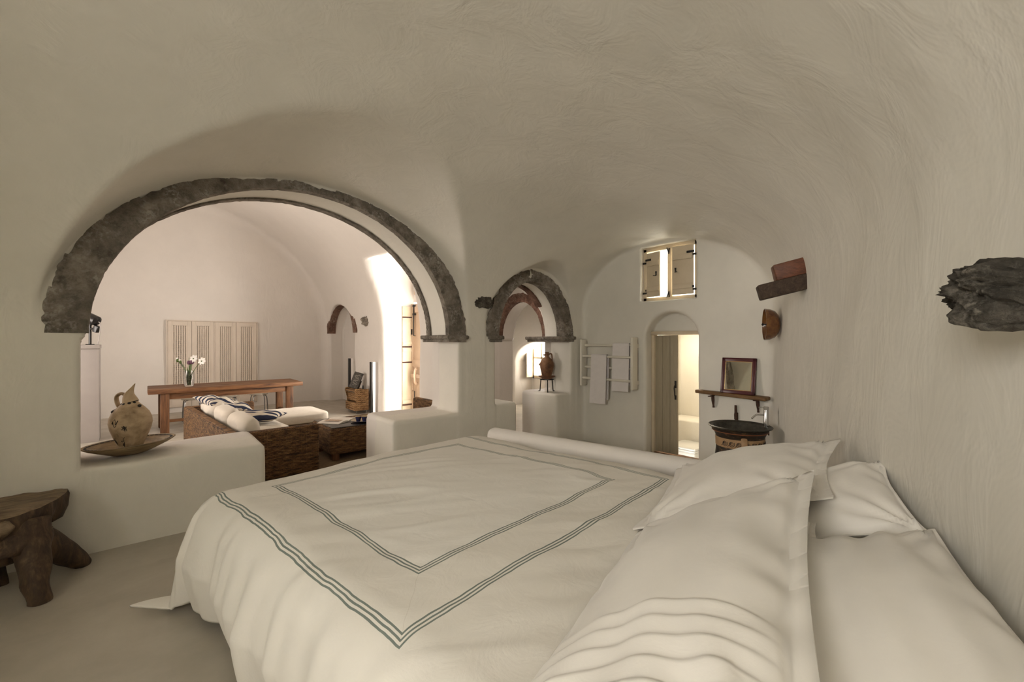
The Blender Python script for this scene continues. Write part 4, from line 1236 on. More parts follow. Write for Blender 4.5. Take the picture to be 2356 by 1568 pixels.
sa = math.radians(4.0)
SO = np.array([1.03, 0.90, 0.0])
SX = np.array([math.cos(sa), math.sin(sa), 0.0]); SY = np.array([-math.sin(sa), math.cos(sa), 0.0])
SL, SD = 2.86, 0.94
def sp_(x, y, z): return SO + SX * x + SY * y + np.array([0, 0, z])
def sbox(x0, x1, y0, y1, z0, z1, bev=0.0, seg=3):
    return obox(sp_((x0 + x1) / 2, (y0 + y1) / 2, (z0 + z1) / 2), SX * (x1 - x0) / 2, SY * (y1 - y0) / 2, (0, 0, (z1 - z0) / 2), bev, seg)
sofa = thing('sofa', 'long low brown wicker sofa with cream cushions behind the parapets', 'sofa', tuple(sp_(0.5, 1.4, 0)))
part('backrest', sbox(0, 0.11, 0, SL, 0.03, 0.605, 0.03), M['wicker'], sofa)
part('armrest', sbox(0.0, SD, 0, 0.11, 0.03, 0.60, 0.03), M['wicker'], sofa)
part('armrest', sbox(0.0, SD, SL - 0.11, SL, 0.03, 0.60, 0.03), M['wicker'], sofa)
part('base', sbox(0.10, SD - 0.02, 0.10, SL - 0.10, 0.03, 0.26, 0.01), M['wicker'], sofa)
for x in (0.05, SD - 0.06):
    for y in (0.06, SL - 0.06):
        part('foot', sbox(x - 0.03, x + 0.03, y - 0.03, y + 0.03, 0.0, 0.04), M['table_leg_wood'], sofa)
def soft(c, ax, ay, az, seed, amp=0.012, p=3.0, n=32, ez=0.9):
    """stuffed cushion: superellipsoid with creases"""
    c, ax, ay, az = (np.array(q, float) for q in (c, ax, ay, az))
    v, f = [], []
    m = n // 2 + 1
    def sg(x, e): return math.copysign(abs(x) ** e, x)
    for i in range(m):
        la = -PI / 2 + PI * i / (m - 1)
        for k in range(n):
            lo = 2 * PI * k / n
            e = 2.0 / p
            x = sg(math.cos(la), ez) * sg(math.cos(lo), e); y = sg(math.cos(la), ez) * sg(math.sin(lo), e); z = sg(math.sin(la), ez)
            pnt = c + ax * x + ay * y + az * z
            d = amp * nz(pnt, 7, seed) + amp * 0.6 * nz(pnt, 17, seed + 3)
            v.append(pnt + az / np.linalg.norm(az) * d)
    for i in range(m - 1):
        for k in range(n): f.append([i * n + k, i * n + (k + 1) % n, (i + 1) * n + (k + 1) % n, (i + 1) * n + k])
    return weld((np.array(v), f), 1e-5)
CG = 'cream cushions of the wicker sofa'
zs_ = np.array([0, 0, 1.0])
single('seat_cushion', soft(sp_(0.54, 0.545, 0.35), SX * 0.42, SY * 0.425, zs_ * 0.095, 1, 0.014, 8, 40, 0.45), M['cushion'], 'cream seat cushion at the near end of the sofa', 'cushion', CG)
single('seat_cushion', soft(sp_(0.54, 1.405, 0.35), SX * 0.42, SY * 0.425, zs_ * 0.095, 2, 0.014, 8, 40, 0.45), M['cushion'], 'cream seat cushion in the middle of the sofa, under the flat striped pillow', 'cushion', CG)
tilt = SX * 0.35 + zs_
tilt = np.array([-0.32, 0, 1.0]); tilt = SX * tilt[0] + zs_ * tilt[2]; tilt /= np.linalg.norm(tilt)
tn = np.cross(SY, tilt)
lbl = ['cream back cushion next to the near sofa arm', 'middle cream back cushion of the wicker sofa', 'cream back cushion under the crumpled striped pillow']
for k, y in enumerate((0.55, 1.34, 2.14)):
    single('back_cushion', soft(sp_(0.28, y, 0.55), SY * 0.39, tilt * 0.19, tn * 0.115, 11 + k, 0.022, 5, 36, 0.7), M['cushion'], lbl[k], 'cushion', CG)
# chaise
ch = thing('chaise', 'wicker chaise with a long cream mattress joining the sofa', 'chaise', tuple(sp_(1.45, 2.28, 0)))
part('base', sbox(0.95, 1.80, 1.86, 2.82, 0.03, 0.27, 0.02), M['wicker'], ch)
part('mattress', soft(sp_(0.98, 2.30, 0.36), SX * 0.86, SY * 0.455, zs_ * 0.095, 21, 0.010, 9, 44, 0.40), M['cushion'], ch)

def make_stripes(name, axis=0, freq=6.0):
    m = mat(name, (0.6, 0.55, 0.47), 0.85, 0, 0.2); t = NT(m)
    uv = t.n('ShaderNodeUVMap')
    sep = t.n('ShaderNodeSeparateXYZ'); t.l(uv.outputs['UV'], sep.inputs[0])
    wv = t.math('MULTIPLY', t.noise(uv.outputs['UV'], 3.5, 2), 0.16)
    s = t.math('FRACT', t.math('MULTIPLY', t.math('ADD', sep.outputs[axis], wv), freq))
    k = t.math('LESS_THAN', s, 0.45)
    t.col(t.mix(k, (0.66, 0.60, 0.51), (0.030, 0.038, 0.075)))
    t.nor(t.bump(t.noise(t.coords(), 9, 4), 0.3, 0.02))
    return m
M['striped'] = make_stripes('navy_striped_canvas')
M['striped_wide'] = make_stripes('navy_wide_striped_canvas', 1, 3.2)
def throw(c, ax, ay, az, seed, amp):
    n = 40
    v, uv = [], []
    c, ax, ay, az = (np.array(q, float) for q in (c, ax, ay, az))
    for side in (1, -1):
        for i in range(n):
            for j in range(n):
                s, t = 2 * i / (n - 1) - 1, 2 * j / (n - 1) - 1
                h = (max(0, 1 - abs(s) ** 2.6) * max(0, 1 - abs(t) ** 2.6)) ** 0.5
                pin = 1 - 0.10 * (1 - t * t) * abs(s) - 0.0
                pin2 = 1 - 0.10 * (1 - s * s) * abs(t)
                p = c + ax * s * pin + ay * t * pin2 + az * side * h
                p = p + az / np.linalg.norm(az) * amp * nz((s * 2.2 + t, t * 2.2, seed), 1.1, seed) * (0.3 + h)
                v.append(p); uv.append(((s + 1) / 2, (t + 1) / 2))
    f = grid_faces(n, n, False) + grid_faces(n, n, True, n * n)
    return np.array(v), f, np.array(uv)
PG = 'navy and cream striped pillows on the sofa'
c1 = sp_(0.40, 2.12, 0.655)
single('striped_pillow', throw(c1, SY * -0.30 + SX * 0.06 - zs_ * 0.02, SX * 0.30 - zs_ * 0.10, (zs_ + SX * 0.35) * 0.085, 3, 0.05), M['striped'], 'crumpled navy and cream striped pillow on the sofa back', 'pillow', PG, sharp=None)
c2 = sp_(0.58, 1.50, 0.545)
single('striped_pillow', throw(c2, SX * 0.34 - SY * 0.22, SY * 0.17 + SX * 0.12, zs_ * 0.075, 5, 0.02), M['striped_wide'], 'flat navy and cream pillow lying on the sofa seat', 'pillow', PG, sharp=None)

# ------------------------------------------------------------------ coffee table and what lies on it
ct = thing('coffee_table', 'wicker coffee table with a dark glass top', 'table', (2.66, 1.68, 0.0))
M['dark_glass'] = mat('smoked_glass', (0.05, 0.045, 0.04), 0.06, 0, 0.8)
part('body', box(2.20, 3.12, 1.28, 2.10, 0.10, 0.445, 0.035, 3), M['wicker'], ct)
part('glass_top', box(2.225, 3.10, 1.30, 2.08, 0.447, 0.458, 0.003), M['dark_glass'], ct)
for x in (2.29, 3.03):
    for y in (1.37, 2.01):
        part('foot', box(x - 0.04, x + 0.04, y - 0.04, y + 0.04, 0.013, 0.105, 0.005), M['table_leg_wood'], ct)
M['page'] = noisy('printed_page', [(0.35, (0.68, 0.62, 0.55)), (0.7, (0.76, 0.71, 0.64))], 8, rough=0.6, bump=0)
M['page_photo'] = noisy('page_photo', [(0.3, (0.22, 0.12, 0.075)), (0.5, (0.5, 0.36, 0.25)), (0.7, (0.62, 0.5, 0.38))], 40, rough=0.5, bump=0)
bk_ = thing('open_book', 'large open picture book on the coffee table', 'book', (2.47, 1.78, 0.459))
bu = np.array([0.80, 0.60, 0]); bw = np.array([-0.60, 0.80, 0])
def page(side):
    n, m = 14, 4
    lay = []
    for lev in (0, 1):
        for i in range(n):
            s = i / (n - 1)
            z = 0.4605 + (0.0 if lev == 0 else 0.006 + 0.022 * math.sin(PI * min(1, s * 1.15)) ** 0.8 * (1 - 0.55 * s))
            for j in range(m):
                lay.append(np.array([2.47, 1.78, 0]) + bu * side * (0.002 + 0.245 * s) + bw * (-0.17 + 0.34 * j / (m - 1)) + [0, 0, z])
    v = np.array(lay); N = n * m
    f = grid_faces(n, m, side > 0) + grid_faces(n, m, side < 0, N)
    rimv = [i * m for i in range(n)] + [(n - 1) * m + j for j in range(1, m)] + [i * m + m - 1 for i in range(n - 2, -1, -1)] + [j for j in range(m - 2, 0, -1)]
    for a, b in zip(rimv, rimv[1:] + rimv[:1]): f.append([a, b, b + N, a + N])
    return weld((v, f), 1e-6)
part('page', page(-1), M['page'], bk_); part('page', page(1), M['page'], bk_)
part('picture', obox(np.array([2.47, 1.78, 0.486]) - bu * 0.11, bu * 0.055, bw * 0.11, (0, 0, 0.0008)), M['page_photo'], bk_, smooth=False)
M['blue'] = mat('cobalt_glaze', (0.016, 0.022, 0.085), 0.25, 0, 0.5)
M['sand_glaze'] = noisy('sandy_glaze', [(0.3, (0.36, 0.26, 0.13)), (0.7, (0.46, 0.35, 0.19))], 12, rough=0.45, bump=0.05)
bp = np.array([2.70, 1.46, 0.459])
pt = thing('blue_plate', 'blue-rimmed sandy plate holding three cups on the coffee table', 'plate', tuple(bp))
part('underside', lathe([(0.0, 0.0), (0.07, 0.0), (0.08, 0.005), (0.155, 0.026), (0.162, 0.031), (0.158, 0.0325)], bp, 44), M['blue'], pt)
part('inside', lathe([(0.158, 0.0325), (0.14, 0.0275), (0.08, 0.012), (0.0, 0.009)], bp, 44), M['sand_glaze'], pt)
def cup(x, y, label):
    c = bp + np.array([x, y, 0.0125])
    t_ = thing('cup', label, 'cup', tuple(c), 'blue cups on the plate')
    part('outside', lathe([(0.0, 0), (0.026, 0.0), (0.028, 0.004), (0.041, 0.058), (0.043, 0.070)], c, 28), M['blue'], t_)
    part('inside', lathe([(0.043, 0.070), (0.0415, 0.0735), (0.039, 0.070), (0.028, 0.016), (0.0, 0.012)], c, 28), M['sand_glaze'], t_)
cup(-0.055, 0.022, 'blue cup with sandy rim, on the sofa side of the plate')
cup(0.012, -0.035, 'blue cup with sandy rim, nearest of the three on the plate')
cup(0.060, 0.030, 'blue cup with sandy rim, on the entrance side of the plate')
single('folded_paper', box(2.86, 3.08, 1.62, 1.92, 0.459, 0.468, 0.002), M['page'], 'stack of white paper on the far end of the coffee table', 'paper')

# ------------------------------------------------------------------ dining table, stools, vase
dt = thing('dining_table', 'long rustic red-brown wooden dining table', 'table', (1.65, 5.4, 0.0))
for k, (ya, yb) in enumerate(((4.90, 5.23), (5.233, 5.565), (5.568, 5.90))):
    v, f = box(0.44, 2.86, ya, yb, 0.70, 0.775, 0.010)
    part('top_plank', (v + np.array([0.006 * (k - 1), 0, 0]), f), M['table_wood'], dt)
for x in (0.66, 2.62):
    for y in (4.985, 5.80):
        part('leg', box(x - 0.062, x + 0.062, y - 0.055, y + 0.055, 0.0, 0.70, 0.012), M['table_leg_wood'], dt)
    part('stretcher', box(x - 0.03, x + 0.03, 5.04, 5.75, 0.13, 0.19, 0.006), M['table_wood'], dt)
    part('end_rail', box(x - 0.03, x + 0.03, 5.04, 5.75, 0.60, 0.70, 0.006), M['table_wood'], dt)
for y in (4.975, 5.81):
    part('apron', box(0.72, 2.56, y - 0.02, y + 0.02, 0.595, 0.70, 0.006), M['table_wood'], dt)
part('stretcher', box(0.69, 2.59, 5.37, 5.43, 0.14, 0.19, 0.006), M['table_wood'], dt)
M['steel'] = mat('grey_steel', (0.25, 0.25, 0.25), 0.3, 1.0)
def stool(x, y, label):
    c = np.array([x, y, 0.0])
    t_ = thing('stool', label, 'stool', tuple(c), 'round stools at the dining table')
    part('seat', lathe([(0.0, 0.44), (0.155, 0.44), (0.172, 0.448), (0.175, 0.458), (0.168, 0.468), (0.0, 0.472)], c, 36), M['cushion'], t_)
    for k in range(4):
        a = PI / 4 + PI / 2 * k
        d = np.array([math.cos(a), math.sin(a), 0])
        part('leg', tube(smooth_path([c + d * 0.10 + [0, 0, 0.432], c + d * 0.155 + [0, 0, 0.425], c + d * 0.185 + [0, 0, 0.34], c + d * 0.205 + [0, 0, 0.0]], 14), 0.0095, 8), M['steel'], t_)
    return t_
stool(1.13, 6.12, 'round steel-legged stool under the flower vase end of the dining table')
stool(1.74, 6.15, 'round steel-legged stool in the middle behind the dining table')
stool(2.30, 6.15, 'round steel-legged stool at the entrance end behind the dining table')
vc = np.array([1.02, 5.30, 0.776])
vs = thing('glass_vase', 'small clear glass vase on the dining table', 'vase', tuple(vc))
part('glass', lathe([(0.0, 0.0), (0.062, 0.0), (0.072, 0.02), (0.082, 0.14), (0.076, 0.285), (0.073, 0.285), (0.078, 0.14), (0.066, 0.024), (0.0, 0.018)], vc, 32), M['glass'], vs)
M['stem'] = noisy('green_stem', [(0.3, (0.035, 0.07, 0.012)), (0.7, (0.12, 0.19, 0.04))], 20, rough=0.5, bump=0.1)
M['petal_w'] = mat('white_petal', (0.80, 0.78, 0.74), 0.6)
M['petal_p'] = mat('purple_petal', (0.12, 0.05, 0.085), 0.6)
CR = np.array([0.7552, -0.6555, 0.0])
def flower(dx, dz, kind, label, bend=0.0):
    top = vc + CR * dx + [0, 0, dz] + np.array([0.02, 0.03, 0]) * bend
    fl = thing('flower', label, 'flower', tuple(vc + CR * dx * 0.15 + [0, 0, 0.03]), 'flowers in the glass vase')
    pth = smooth_path([vc + CR * (-dx * 0.15) + [0, 0, 0.025], vc + CR * dx * 0.22 + [0, 0, 0.22], vc + CR * dx * 0.60 + [0, 0, 0.22 + (dz - 0.22) * 0.62], top], 14)
    part('stem', tube(pth, 0.0052, 6), M['stem'], fl)
    if kind == 'leaf': return
    tocam = np.array([-0.6555, -0.7552, 0.25]); tocam /= np.linalg.norm(tocam)
    up = np.array([0, 0, 1.0]); sx = np.cross(up, tocam); sx /= np.linalg.norm(sx); sy = np.cross(tocam, sx)
    if kind == 'white':
        for k in range(7):
            a = 2 * PI * k / 7
            d = sx * math.cos(a) + sy * math.sin(a); e = -sx * math.sin(a) + sy * math.cos(a)
            part('petal', rock(top + d * 0.036 + tocam * 0.006, np.stack([d * 0.036, e * 0.024, tocam * 0.006], 1), k, 2, 0.12), M['petal_w'], fl)
        part('centre', rock(top + tocam * 0.012, (0.012, 0.012, 0.012), 1, 2, 0.1), M['stem'], fl)
    elif kind == 'bell':
        part('bell', lathe([(0.004, 0.03), (0.022, 0.024), (0.034, 0.0), (0.032, -0.03), (0.02, -0.045), (0.016, -0.04), (0.0, 0.0)], top, 16), M['petal_p'], fl)
    elif kind == 'bud':
        part('bud', rock(top, (0.022, 0.022, 0.034), 2, 2, 0.15), M['stem'], fl)
        part('petal', rock(top + [0, 0, 0.032] - CR * 0.012, (0.018, 0.018, 0.02), 3, 2, 0.2), M['petal_w'], fl)
flower(0.085, 0.50, 'white', 'largest open white flower in the vase, upright')
flower(0.235, 0.455, 'white', 'open white flower leaning out towards the entrance side')
flower(-0.21, 0.47, 'bud', 'half-closed bud leaning out of the vase the furthest to the sofa side')
flower(-0.16, 0.44, 'bud', 'green bud on a slanting stem just inside the outermost one')
flower(0.0, 0.44, 'bell', 'drooping purple bell flower in the vase')
flower(0.05, 0.45, 'bell', 'second purple flower tucked behind the largest white one')
def leaf(dx, dz, w, seed, base=-0.02):
    pts = smooth_path([vc + CR * base + [0, 0, 0.03], vc + CR * (dx * 0.5 + base * 0.3) + [0, 0, dz * 0.55], vc + CR * dx + [0, 0, dz]], 12)
    n = 12; v = []
    for i, p in enumerate(pts):
        ww = w * math.sin(PI * (0.12 + 0.86 * i / (n - 1))) ** 0.8
        s = np.array([CR[0] * 0.6 + 0.4, CR[1] * 0.6 + 0.4 * seed, 0]); s /= np.linalg.norm(s)
        for q, dd in ((-1, 0.0), (0, 0.006), (1, 0.0)): v.append(p + s * ww * q + np.array([-0.6, -0.75, 0]) * dd)
    v = np.array(v)
    f = grid_faces(n, 3)
    v2 = v + np.array([0.6, 0.75, 0]) * 0.0015
    return weld((np.vstack([v, v2]), f + grid_faces(n, 3, True, len(v))), 1e-7)
lf = thing('greenery', 'bunch of long green leaves in the glass vase', 'leaves', tuple(vc + [0, 0, 0.03]))
for k, (dx, dz, w) in enumerate(((-0.035, 0.36, 0.016), (-0.02, 0.30, 0.02), (0.03, 0.33, 0.014), (0.055, 0.26, 0.018), (0.0, 0.25, 0.022), (-0.045, 0.24, 0.018), (0.03, 0.50, 0.010), (-0.005, 0.52, 0.010))):
    part('leaf', leaf(dx, dz, w, 1 if k % 2 else -1, 0.03 * math.sin(k * 2.1)), M['stem'], lf)

# ------------------------------------------------------------------ lattice cupboard doors in the far wall
M['lattice_paint'] = noisy('cream_door_paint', [(0.35, (0.64, 0.56, 0.47)), (0.65, (0.69, 0.61, 0.52))], 2, rough=0.55, bump=0.03)
M['shade_backing'] = mat('dark_shade_backing', (0.05, 0.03, 0.02), 0.9)  # dark sheet that paints the shade inside the lattice holes
LP = [(0.822, 1.246, 'cream latticed cupboard door on the far left of the row'), (1.252, 1.672, 'cream latticed cupboard door, second from the left behind the vase'), (1.694, 2.112, 'cream latticed cupboard door, third from the left'), (2.118, 2.545, 'cream latticed cupboard door on the far right of the row')]
yd = 7.725
for k, (xa, xb, lb) in enumerate(LP):
    d_ = tag(thing('door_%d' % (k + 3), lb, None, ((xa + xb) / 2, yd, 0.12)), kind='structure')
    z0, z1 = 0.12, 2.045
    part('stile', box(xa, xa + 0.075, yd - 0.022, yd + 0.06, z0, z1, 0.003), M['lattice_paint'], d_)
    part('stile', box(xb - 0.075, xb, yd - 0.022, yd + 0.06, z0, z1, 0.003), M['lattice_paint'], d_)
    part('rail', box(xa + 0.075, xb - 0.075, yd - 0.02, yd + 0.06, z1 - 0.10, z1, 0.003), M['lattice_paint'], d_)
    part('rail', box(xa + 0.075, xb - 0.075, yd - 0.02, yd + 0.06, z0, z0 + 0.16, 0.003), M['lattice_paint'], d_)
    n = 7
    x0, x1 = xa + 0.075, xb - 0.075
    pit = (x1 - x0 + 0.017) / n
    for i in range(n):
        xx = x0 + i * pit
        part('slat', box(xx, xx + pit - 0.017, yd - 0.018, yd + 0.004, z0 + 0.15, z1 - 0.09), M['lattice_paint'], d_, smooth=False)
    hb = [box(x0, x1, yd - 0.006, yd + 0.012, zz, zz + 0.029) for zz in np.arange(z0 + 0.16, z1 - 0.10, 0.049)]
    tag(part('cross_slats', join(*hb), M['lattice_paint'], d_, smooth=False), kind='stuff')
    part('shade_panel', box(x0, x1, yd + 0.045, yd + 0.055, z0 + 0.1, z1 - 0.05), M['shade_backing'], d_, smooth=False)
tr4 = struct('trim_4', join(box(0.800, 0.819, yd - 0.028, yd + 0.06, 0.10, 2.068), box(2.548, 2.567, yd - 0.028, yd + 0.06, 0.10, 2.068), box(0.819, 2.548, yd - 0.028, yd + 0.06, 2.048, 2.068), box(1.674, 1.692, yd - 0.028, yd + 0.06, 0.12, 2.048)), M['lattice_paint'], 'cream frame around the lattice cupboard doors', smooth=False)

# ------------------------------------------------------------------ entrance door in its recess
en = tag(thing('door_2', 'tall cream entrance door leaf with iron bolts at the bright doorway', None, (4.95, 3.85, 0.0)), kind='structure')
ex = 4.945
part('leaf', box(ex, ex + 0.045, 3.47, 4.215, 0.02, 2.415, 0.006), M['entrance_paint'], en)
for z in (0.12, 1.11, 2.30):
    part('ledge_board', box(ex - 0.022, ex, 3.49, 4.20, z - 0.075, z + 0.075, 0.004), M['entrance_paint'], en)
part('edge_board', box(ex - 0.03, ex + 0.05, 4.17, 4.225, 0.02, 2.42, 0.005), M['entrance_paint'], en)
part('bolt', join(tube([(ex - 0.034, 4.10, 2.40), (ex - 0.034, 4.10, 1.72), (ex - 0.034, 4.04, 1.715)], 0.012, 8), obox((ex - 0.027, 4.10, 2.375), (0.006, 0, 0), (0, 0.06, 0), (0, 0, 0.022)), obox((ex - 0.027, 4.10, 2.19), (0.006, 0, 0), (0, 0.06, 0), (0, 0, 0.022))), M['iron'], en)
part('bolt', tube([(ex - 0.03, 4.15, 0.50), (ex - 0.03, 4.07, 0.50), (ex - 0.03, 4.07, 0.06)], 0.011, 8), M['iron'], en)
for z, y in ((1.11, 3.66), (2.28, 3.72)):
    part('iron_plate', obox((ex - 0.026, y, z), (0.005, 0, 0), (0, 0.09, 0), (0, 0, 0.028)), M['iron'], en, smooth=False)
part('lock_plate', obox((ex - 0.035, 4.20, 1.80), (0.012, 0, 0), (0, 0.03, 0), (0, 0, 0.06), 0.004), M['iron'], en)
part('latch_keeper', tube(smooth_path([(ex - 0.005, 4.0, 1.0), (ex - 0.06, 3.99, 0.95), (ex - 0.06, 3.99, 0.72), (ex - 0.005, 4.0, 0.66)], 14), 0.036, 8, True, (0.5, 1)), M['entrance_paint'], en)
part('latch_bar', box(ex - 0.05, ex - 0.01, 3.70, 4.26, 0.795, 0.875, 0.006), M['entrance_paint'], en)
rv = tag(thing('trim_5', 'cream panelled reveal with iron straps beside the entrance door', None, (4.82, 4.22, 0.0)), kind='structure')
part('panel', box(4.70, 4.945, 4.205, 4.245, 0.02, 2.36, 0.004), M['cream_paint'], rv)
for z0, z1 in ((0.22, 0.30), (1.36, 1.42), (1.52, 1.58), (2.08, 2.14)):
    part('raised_board', box(4.705, 4.94, 4.190, 4.206, z0, z1, 0.004), M['cream_paint'], rv)
for z in (0.20, 1.13, 1.47, 2.12):
    part('strap_hinge', box(4.69, 4.94, 4.186, 4.200, z - 0.016, z + 0.016, 0.003), M['rust_iron'], rv)
vt = thing('vent_hatch', 'small cream framed hatch above the entrance door', 'hatch', (4.975, 3.95, 2.66))
fx = 4.955
for nm, y0, y1, z0, z1 in (('frame_side', 3.72, 3.76, 2.62, 2.90), ('frame_side', 4.08, 4.12, 2.62, 2.90), ('frame_rail', 3.76, 4.08, 2.62, 2.66), ('frame_rail', 3.76, 4.08, 2.86, 2.90)):
    part(nm, box(fx - 0.03, fx + 0.03, y0, y1, z0, z1, 0.004), M['entrance_paint'], vt)
part('panel', box(fx - 0.012, fx + 0.02, 3.765, 4.075, 2.665, 2.855), M['lattice_paint'], vt, smooth=False)
part('hook', tube(smooth_path([(fx - 0.02, 4.03, 2.72), (fx - 0.05, 4.03, 2.69), (fx - 0.05, 4.02, 2.67), (fx - 0.03, 4.01, 2.70)], 10), 0.006, 6), M['iron'], vt)

# ------------------------------------------------------------------ rattan chest, columns, things on the chest
cs = thing('rattan_chest', 'honey-coloured rattan chest of two drawers by the entrance', 'chest', (4.06, 5.15, 0.0))
def csd(x0, x1, y0, y1, z0, z1, bev=0.006): return box(x0, x1, y0, y1, z0, z1, bev)
dl_ = part('drawer', csd(3.90, 4.20, 4.84, 5.42, 0.07, 0.245), M['chest_wicker'], cs)
part('drawer', csd(3.935, 4.20, 4.87, 5.39, 0.275, 0.46), M['chest_wicker'], cs)
for y in (4.855, 5.405):
    pv = []
    prof_ = [(3.93, 0.25), (3.925, 0.34), (3.905, 0.42), (3.885, 0.49), (3.89, 0.535), (3.92, 0.555), (3.98, 0.545), (4.20, 0.53), (4.20, 0.25)]
    n = len(prof_)
    for yy in (y - 0.012, y + 0.012): pv += [(a, yy, b) for a, b in prof_]
    part('side_panel', (np.array(pv), [list(range(n)), list(range(2 * n - 1, n - 1, -1))] + [[(i + 1) % n, i, i + n, (i + 1) % n + n] for i in range(n)]), M['chest_wicker'], cs)
part('top', csd(3.90, 4.20, 4.86, 5.40, 0.485, 0.515), M['chest_wicker'], cs)
part('handle_bar', tube([(3.905, 4.87, 0.475), (3.905, 5.39, 0.475)], 0.007, 8), M['steel'], cs)
for y in (4.90, 5.36):
    for x in (3.95, 4.17): part('foot', tube([(x, y, 0.0), (x, y, 0.08)], 0.009, 8), M['steel'], cs)
M['slate'] = noisy('carved_slate', [(0.35, (0.028, 0.024, 0.020)), (0.6, (0.075, 0.066, 0.055)), (0.75, (0.15, 0.135, 0.115))], 30, (1, 1, 1), 0.7, 0.4, detail=3)
bxs = thing('display_box', 'tilted dark grey patterned box on the rattan chest', 'box', (4.03, 5.13, 0.52))
bn = np.array([-0.62, -0.70, 0.35]); bn /= np.linalg.norm(bn)
bsx = np.array([0.70, -0.66, 0.0]); bsx -= bn * np.dot(bsx, bn); bsx /= np.linalg.norm(bsx)
q_ = math.radians(-14); up_ = np.cross(bsx, bn); up_ = up_ if up_[2] > 0 else -up_
sx2 = bsx * math.cos(q_) + up_ * math.sin(q_) * 1.0; up2 = -bsx * math.sin(q_) + up_ * math.cos(q_)
bcen = np.array([4.03, 5.12, 0.715])
part('front', obox(bcen, sx2 * 0.10, bn * 0.025, up2 * 0.185, 0.004), M['slate'], bxs)
part('stand', obox(bcen - bn * 0.07 - up2 * 0.06, sx2 * 0.085, bn * 0.06, up2 * 0.10, 0.02), M['slate'], bxs)
mk = []
for k, (a, b) in enumerate(((0, 0.11), (0, 0.055), (0, -0.01), (0, -0.075))):
    mk.append(obox(bcen + sx2 * a + up2 * b + bn * 0.026, sx2 * 0.055 + up2 * 0.02 * (-1) ** k, bn * 0.0012, up2 * 0.012))
    mk.append(obox(bcen + sx2 * a + up2 * (b - 0.02) + bn * 0.026, sx2 * 0.04 - up2 * 0.025 * (-1) ** k, bn * 0.0012, up2 * 0.006))
tag(part('pale_pattern', join(*mk), mat('pale_slate', (0.17, 0.155, 0.13), 0.7), bxs, smooth=False), kind='stuff')
M['black'] = mat('satin_black', (0.008, 0.007, 0.007), 0.35)
M['silver'] = mat('white_aluminium', (0.75, 0.72, 0.70), 0.4)
single('remote_control', obox((4.10, 4.92, 0.565), (0.012, -0.01, 0), (0.012, 0.016, 0), (0, 0, 0.048), 0.004), M['black'], 'small black remote standing on the near end of the chest', 'remote')
single('drinking_glass', lathe([(0.0, 0.516), (0.026, 0.516), (0.030, 0.60), (0.028, 0.60), (0.024, 0.522), (0.0, 0.520)], (4.155, 4.955, 0), 20), M['glass'], 'small clear glass beside the remote on the chest', 'glass')
def column(x, y, h, label):
    t_ = thing('column_speaker', label, 'speaker', (x, y, 0.0), 'slim column speakers by the chest')
    part('grille', box(x - 0.045, x - 0.005, y - 0.045, y + 0.045, 0.02, h, 0.004), M['black'], t_)
    part('cabinet', box(x - 0.005, x + 0.045, y - 0.05, y + 0.045, 0.02, h, 0.004), M['silver'], t_)
    part('base_plate', box(x - 0.055, x + 0.06, y - 0.06, y + 0.06, 0.0, 0.022, 0.004), M['black'], t_)
column(4.14, 4.50, 1.15, 'slim black and silver column speaker nearest the bright doorway')
column(4.14, 5.76, 1.19, 'slim black column speaker behind the rattan chest')

# wicker armchair mostly hidden by the far parapet
wa = thing('wicker_armchair', 'brown wicker armchair just showing behind the far parapet', 'chair', (3.80, 1.22, 0.0))
part('backrest', box(3.50, 3.60, 0.92, 1.52, 0.05, 0.74, 0.04), M['wicker'], wa)
part('seat', box(3.58, 4.10, 0.98, 1.46, 0.05, 0.38, 0.03), M['wicker'], wa)
for y in (0.90, 1.46): part('armrest', box(3.55, 4.12, y, y + 0.09, 0.05, 0.55, 0.03), M['wicker'], wa)

# ------------------------------------------------------------------ cabinet and camera rig seen past the left jamb
M['grey_cab'] = noisy('grey_white_laminate', [(0.35, (0.33, 0.30, 0.285)), (0.65, (0.37, 0.34, 0.32))], 2, rough=0.5, bump=0)
cb = thing('tall_cabinet', 'tall plain grey cabinet beyond the left jamb of the wide arch', 'cabinet', (-0.46, 5.2, 0.0))
part('body', box(-0.78, -0.16, 4.98, 5.45, 0.0, 1.475, 0.006), M['grey_cab'], cb)
part('top', box(-0.79, -0.15, 4.965, 5.46, 1.478, 1.54, 0.006), M['grey_cab'], cb)
rg = thing('projector', 'small black spotlight projector with green light on the tall cabinet', 'projector', (-0.26, 5.12, 1.54))
r0 = np.array([-0.265, 5.05, 0.0]); RGT = np.array([0.7552, -0.6555, 0.0])
part('stand', join(tube([r0 + [0, 0, 1.54], r0 + [0, 0, 1.87]], 0.018, 8), obox(r0 + [0, 0, 1.545], (0.05, 0, 0), (0, 0.05, 0), (0, 0, 0.006)), tube([r0 - RGT * 0.05 + [0, 0, 1.78], r0 + RGT * 0.06 + [0, 0, 1.80]], 0.016, 8)), M['black'], rg)
part('housing', tube([r0 - RGT * 0.12 + [0, 0, 2.00], r0 - RGT * 0.02 + [0, 0, 1.965], r0 + RGT * 0.11 + [0, 0, 1.915], r0 + RGT * 0.135 + [0, 0, 1.905]], [0.075, 0.085, 0.075, 0.04], 16), M['black'], rg)
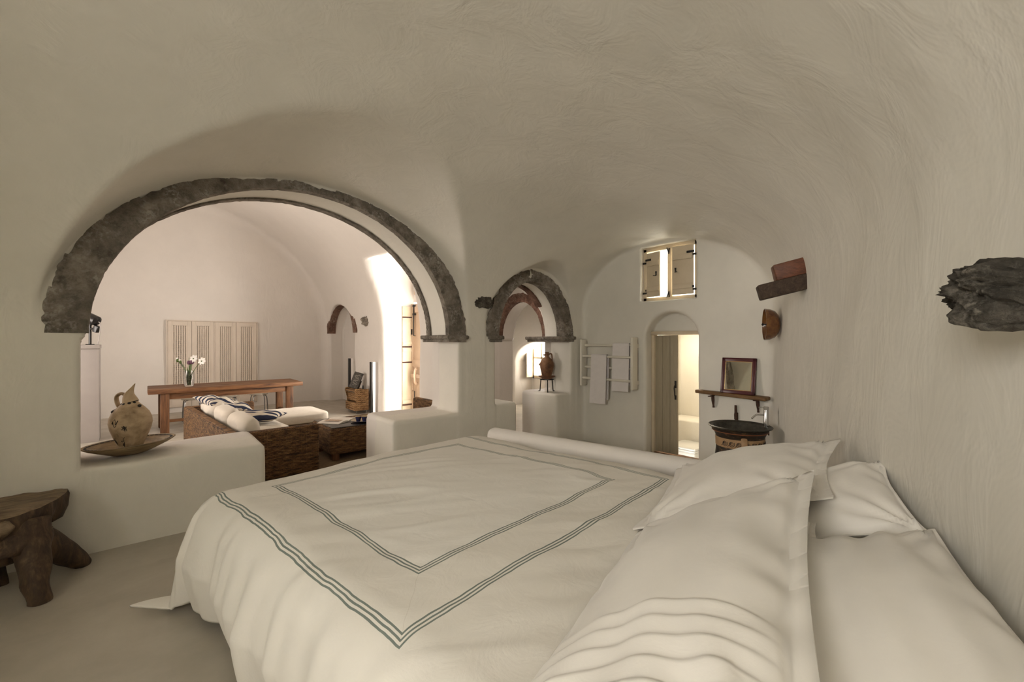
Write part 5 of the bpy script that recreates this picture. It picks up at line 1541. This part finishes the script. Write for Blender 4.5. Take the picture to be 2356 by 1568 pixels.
part('yoke', tube([r0 + [0, 0, 1.86], r0 + RGT * 0.02 + [0, 0, 1.90]], 0.03, 8), M['black'], rg)
part('power_box', obox(r0 + RGT * 0.10 + [0, 0, 1.79], RGT * 0.03 + np.array([0, 0, -0.012]), (0.02, 0.024, 0), (0.012, -0.01, 0.05), 0.008), M['black'], rg)
part('cable', tube(smooth_path([r0 + RGT * 0.13 + [0, 0, 1.905], r0 + RGT * 0.165 + [0, 0, 1.87], r0 + RGT * 0.15 + [0, 0, 1.70], r0 + RGT * 0.12 + [0, 0, 1.545]], 16), 0.007, 6), M['grey_cab'], rg)
led = mat('green_led', (0.0, 0.5, 0.05), 0.4)
led.node_tree.nodes['Principled BSDF'].inputs['Emission Color'].default_value = (0.05, 1, 0.15, 1)
led.node_tree.nodes['Principled BSDF'].inputs['Emission Strength'].default_value = 1.0
part('indicator', rock(r0 + RGT * 0.05 + np.array([-0.05, -0.058, 1.925]), (0.008, 0.008, 0.008), 1, 2, 0.0), led, rg)

# ------------------------------------------------------------------ window in the alcove beyond the small arch
wn_ = tag(thing('window_2', 'bright small casement window in the alcove beyond the small arch', None, (8.06, 3.25, 0.66)), kind='structure')
part('frame', join(box(8.02, 8.08, 3.51, 3.575, 0.66, 1.62), box(8.02, 8.08, 2.915, 2.97, 0.66, 1.62), box(8.02, 8.08, 2.915, 3.575, 0.66, 0.72), box(8.02, 8.08, 2.915, 3.575, 1.56, 1.62)), M['cream_paint'], wn_, smooth=False)
part('glazing_bar', box(8.03, 8.07, 2.96, 3.52, 1.15, 1.19), M['cream_paint'], wn_, smooth=False)
part('glazing_bar', box(8.03, 8.07, 3.225, 3.265, 0.70, 1.58), M['cream_paint'], wn_, smooth=False)
part('pane', box(8.05, 8.054, 2.96, 3.52, 0.71, 1.57), M['pane'], wn_, smooth=False)
part('shutter', obox((7.90, 3.545, 1.14), (0.13, 0.015, 0), (-0.0015, 0.013, 0), (0, 0, 0.46), 0.003), M['cream_paint'], wn_)
print('scene built', len(bpy.data.objects), 'objects')
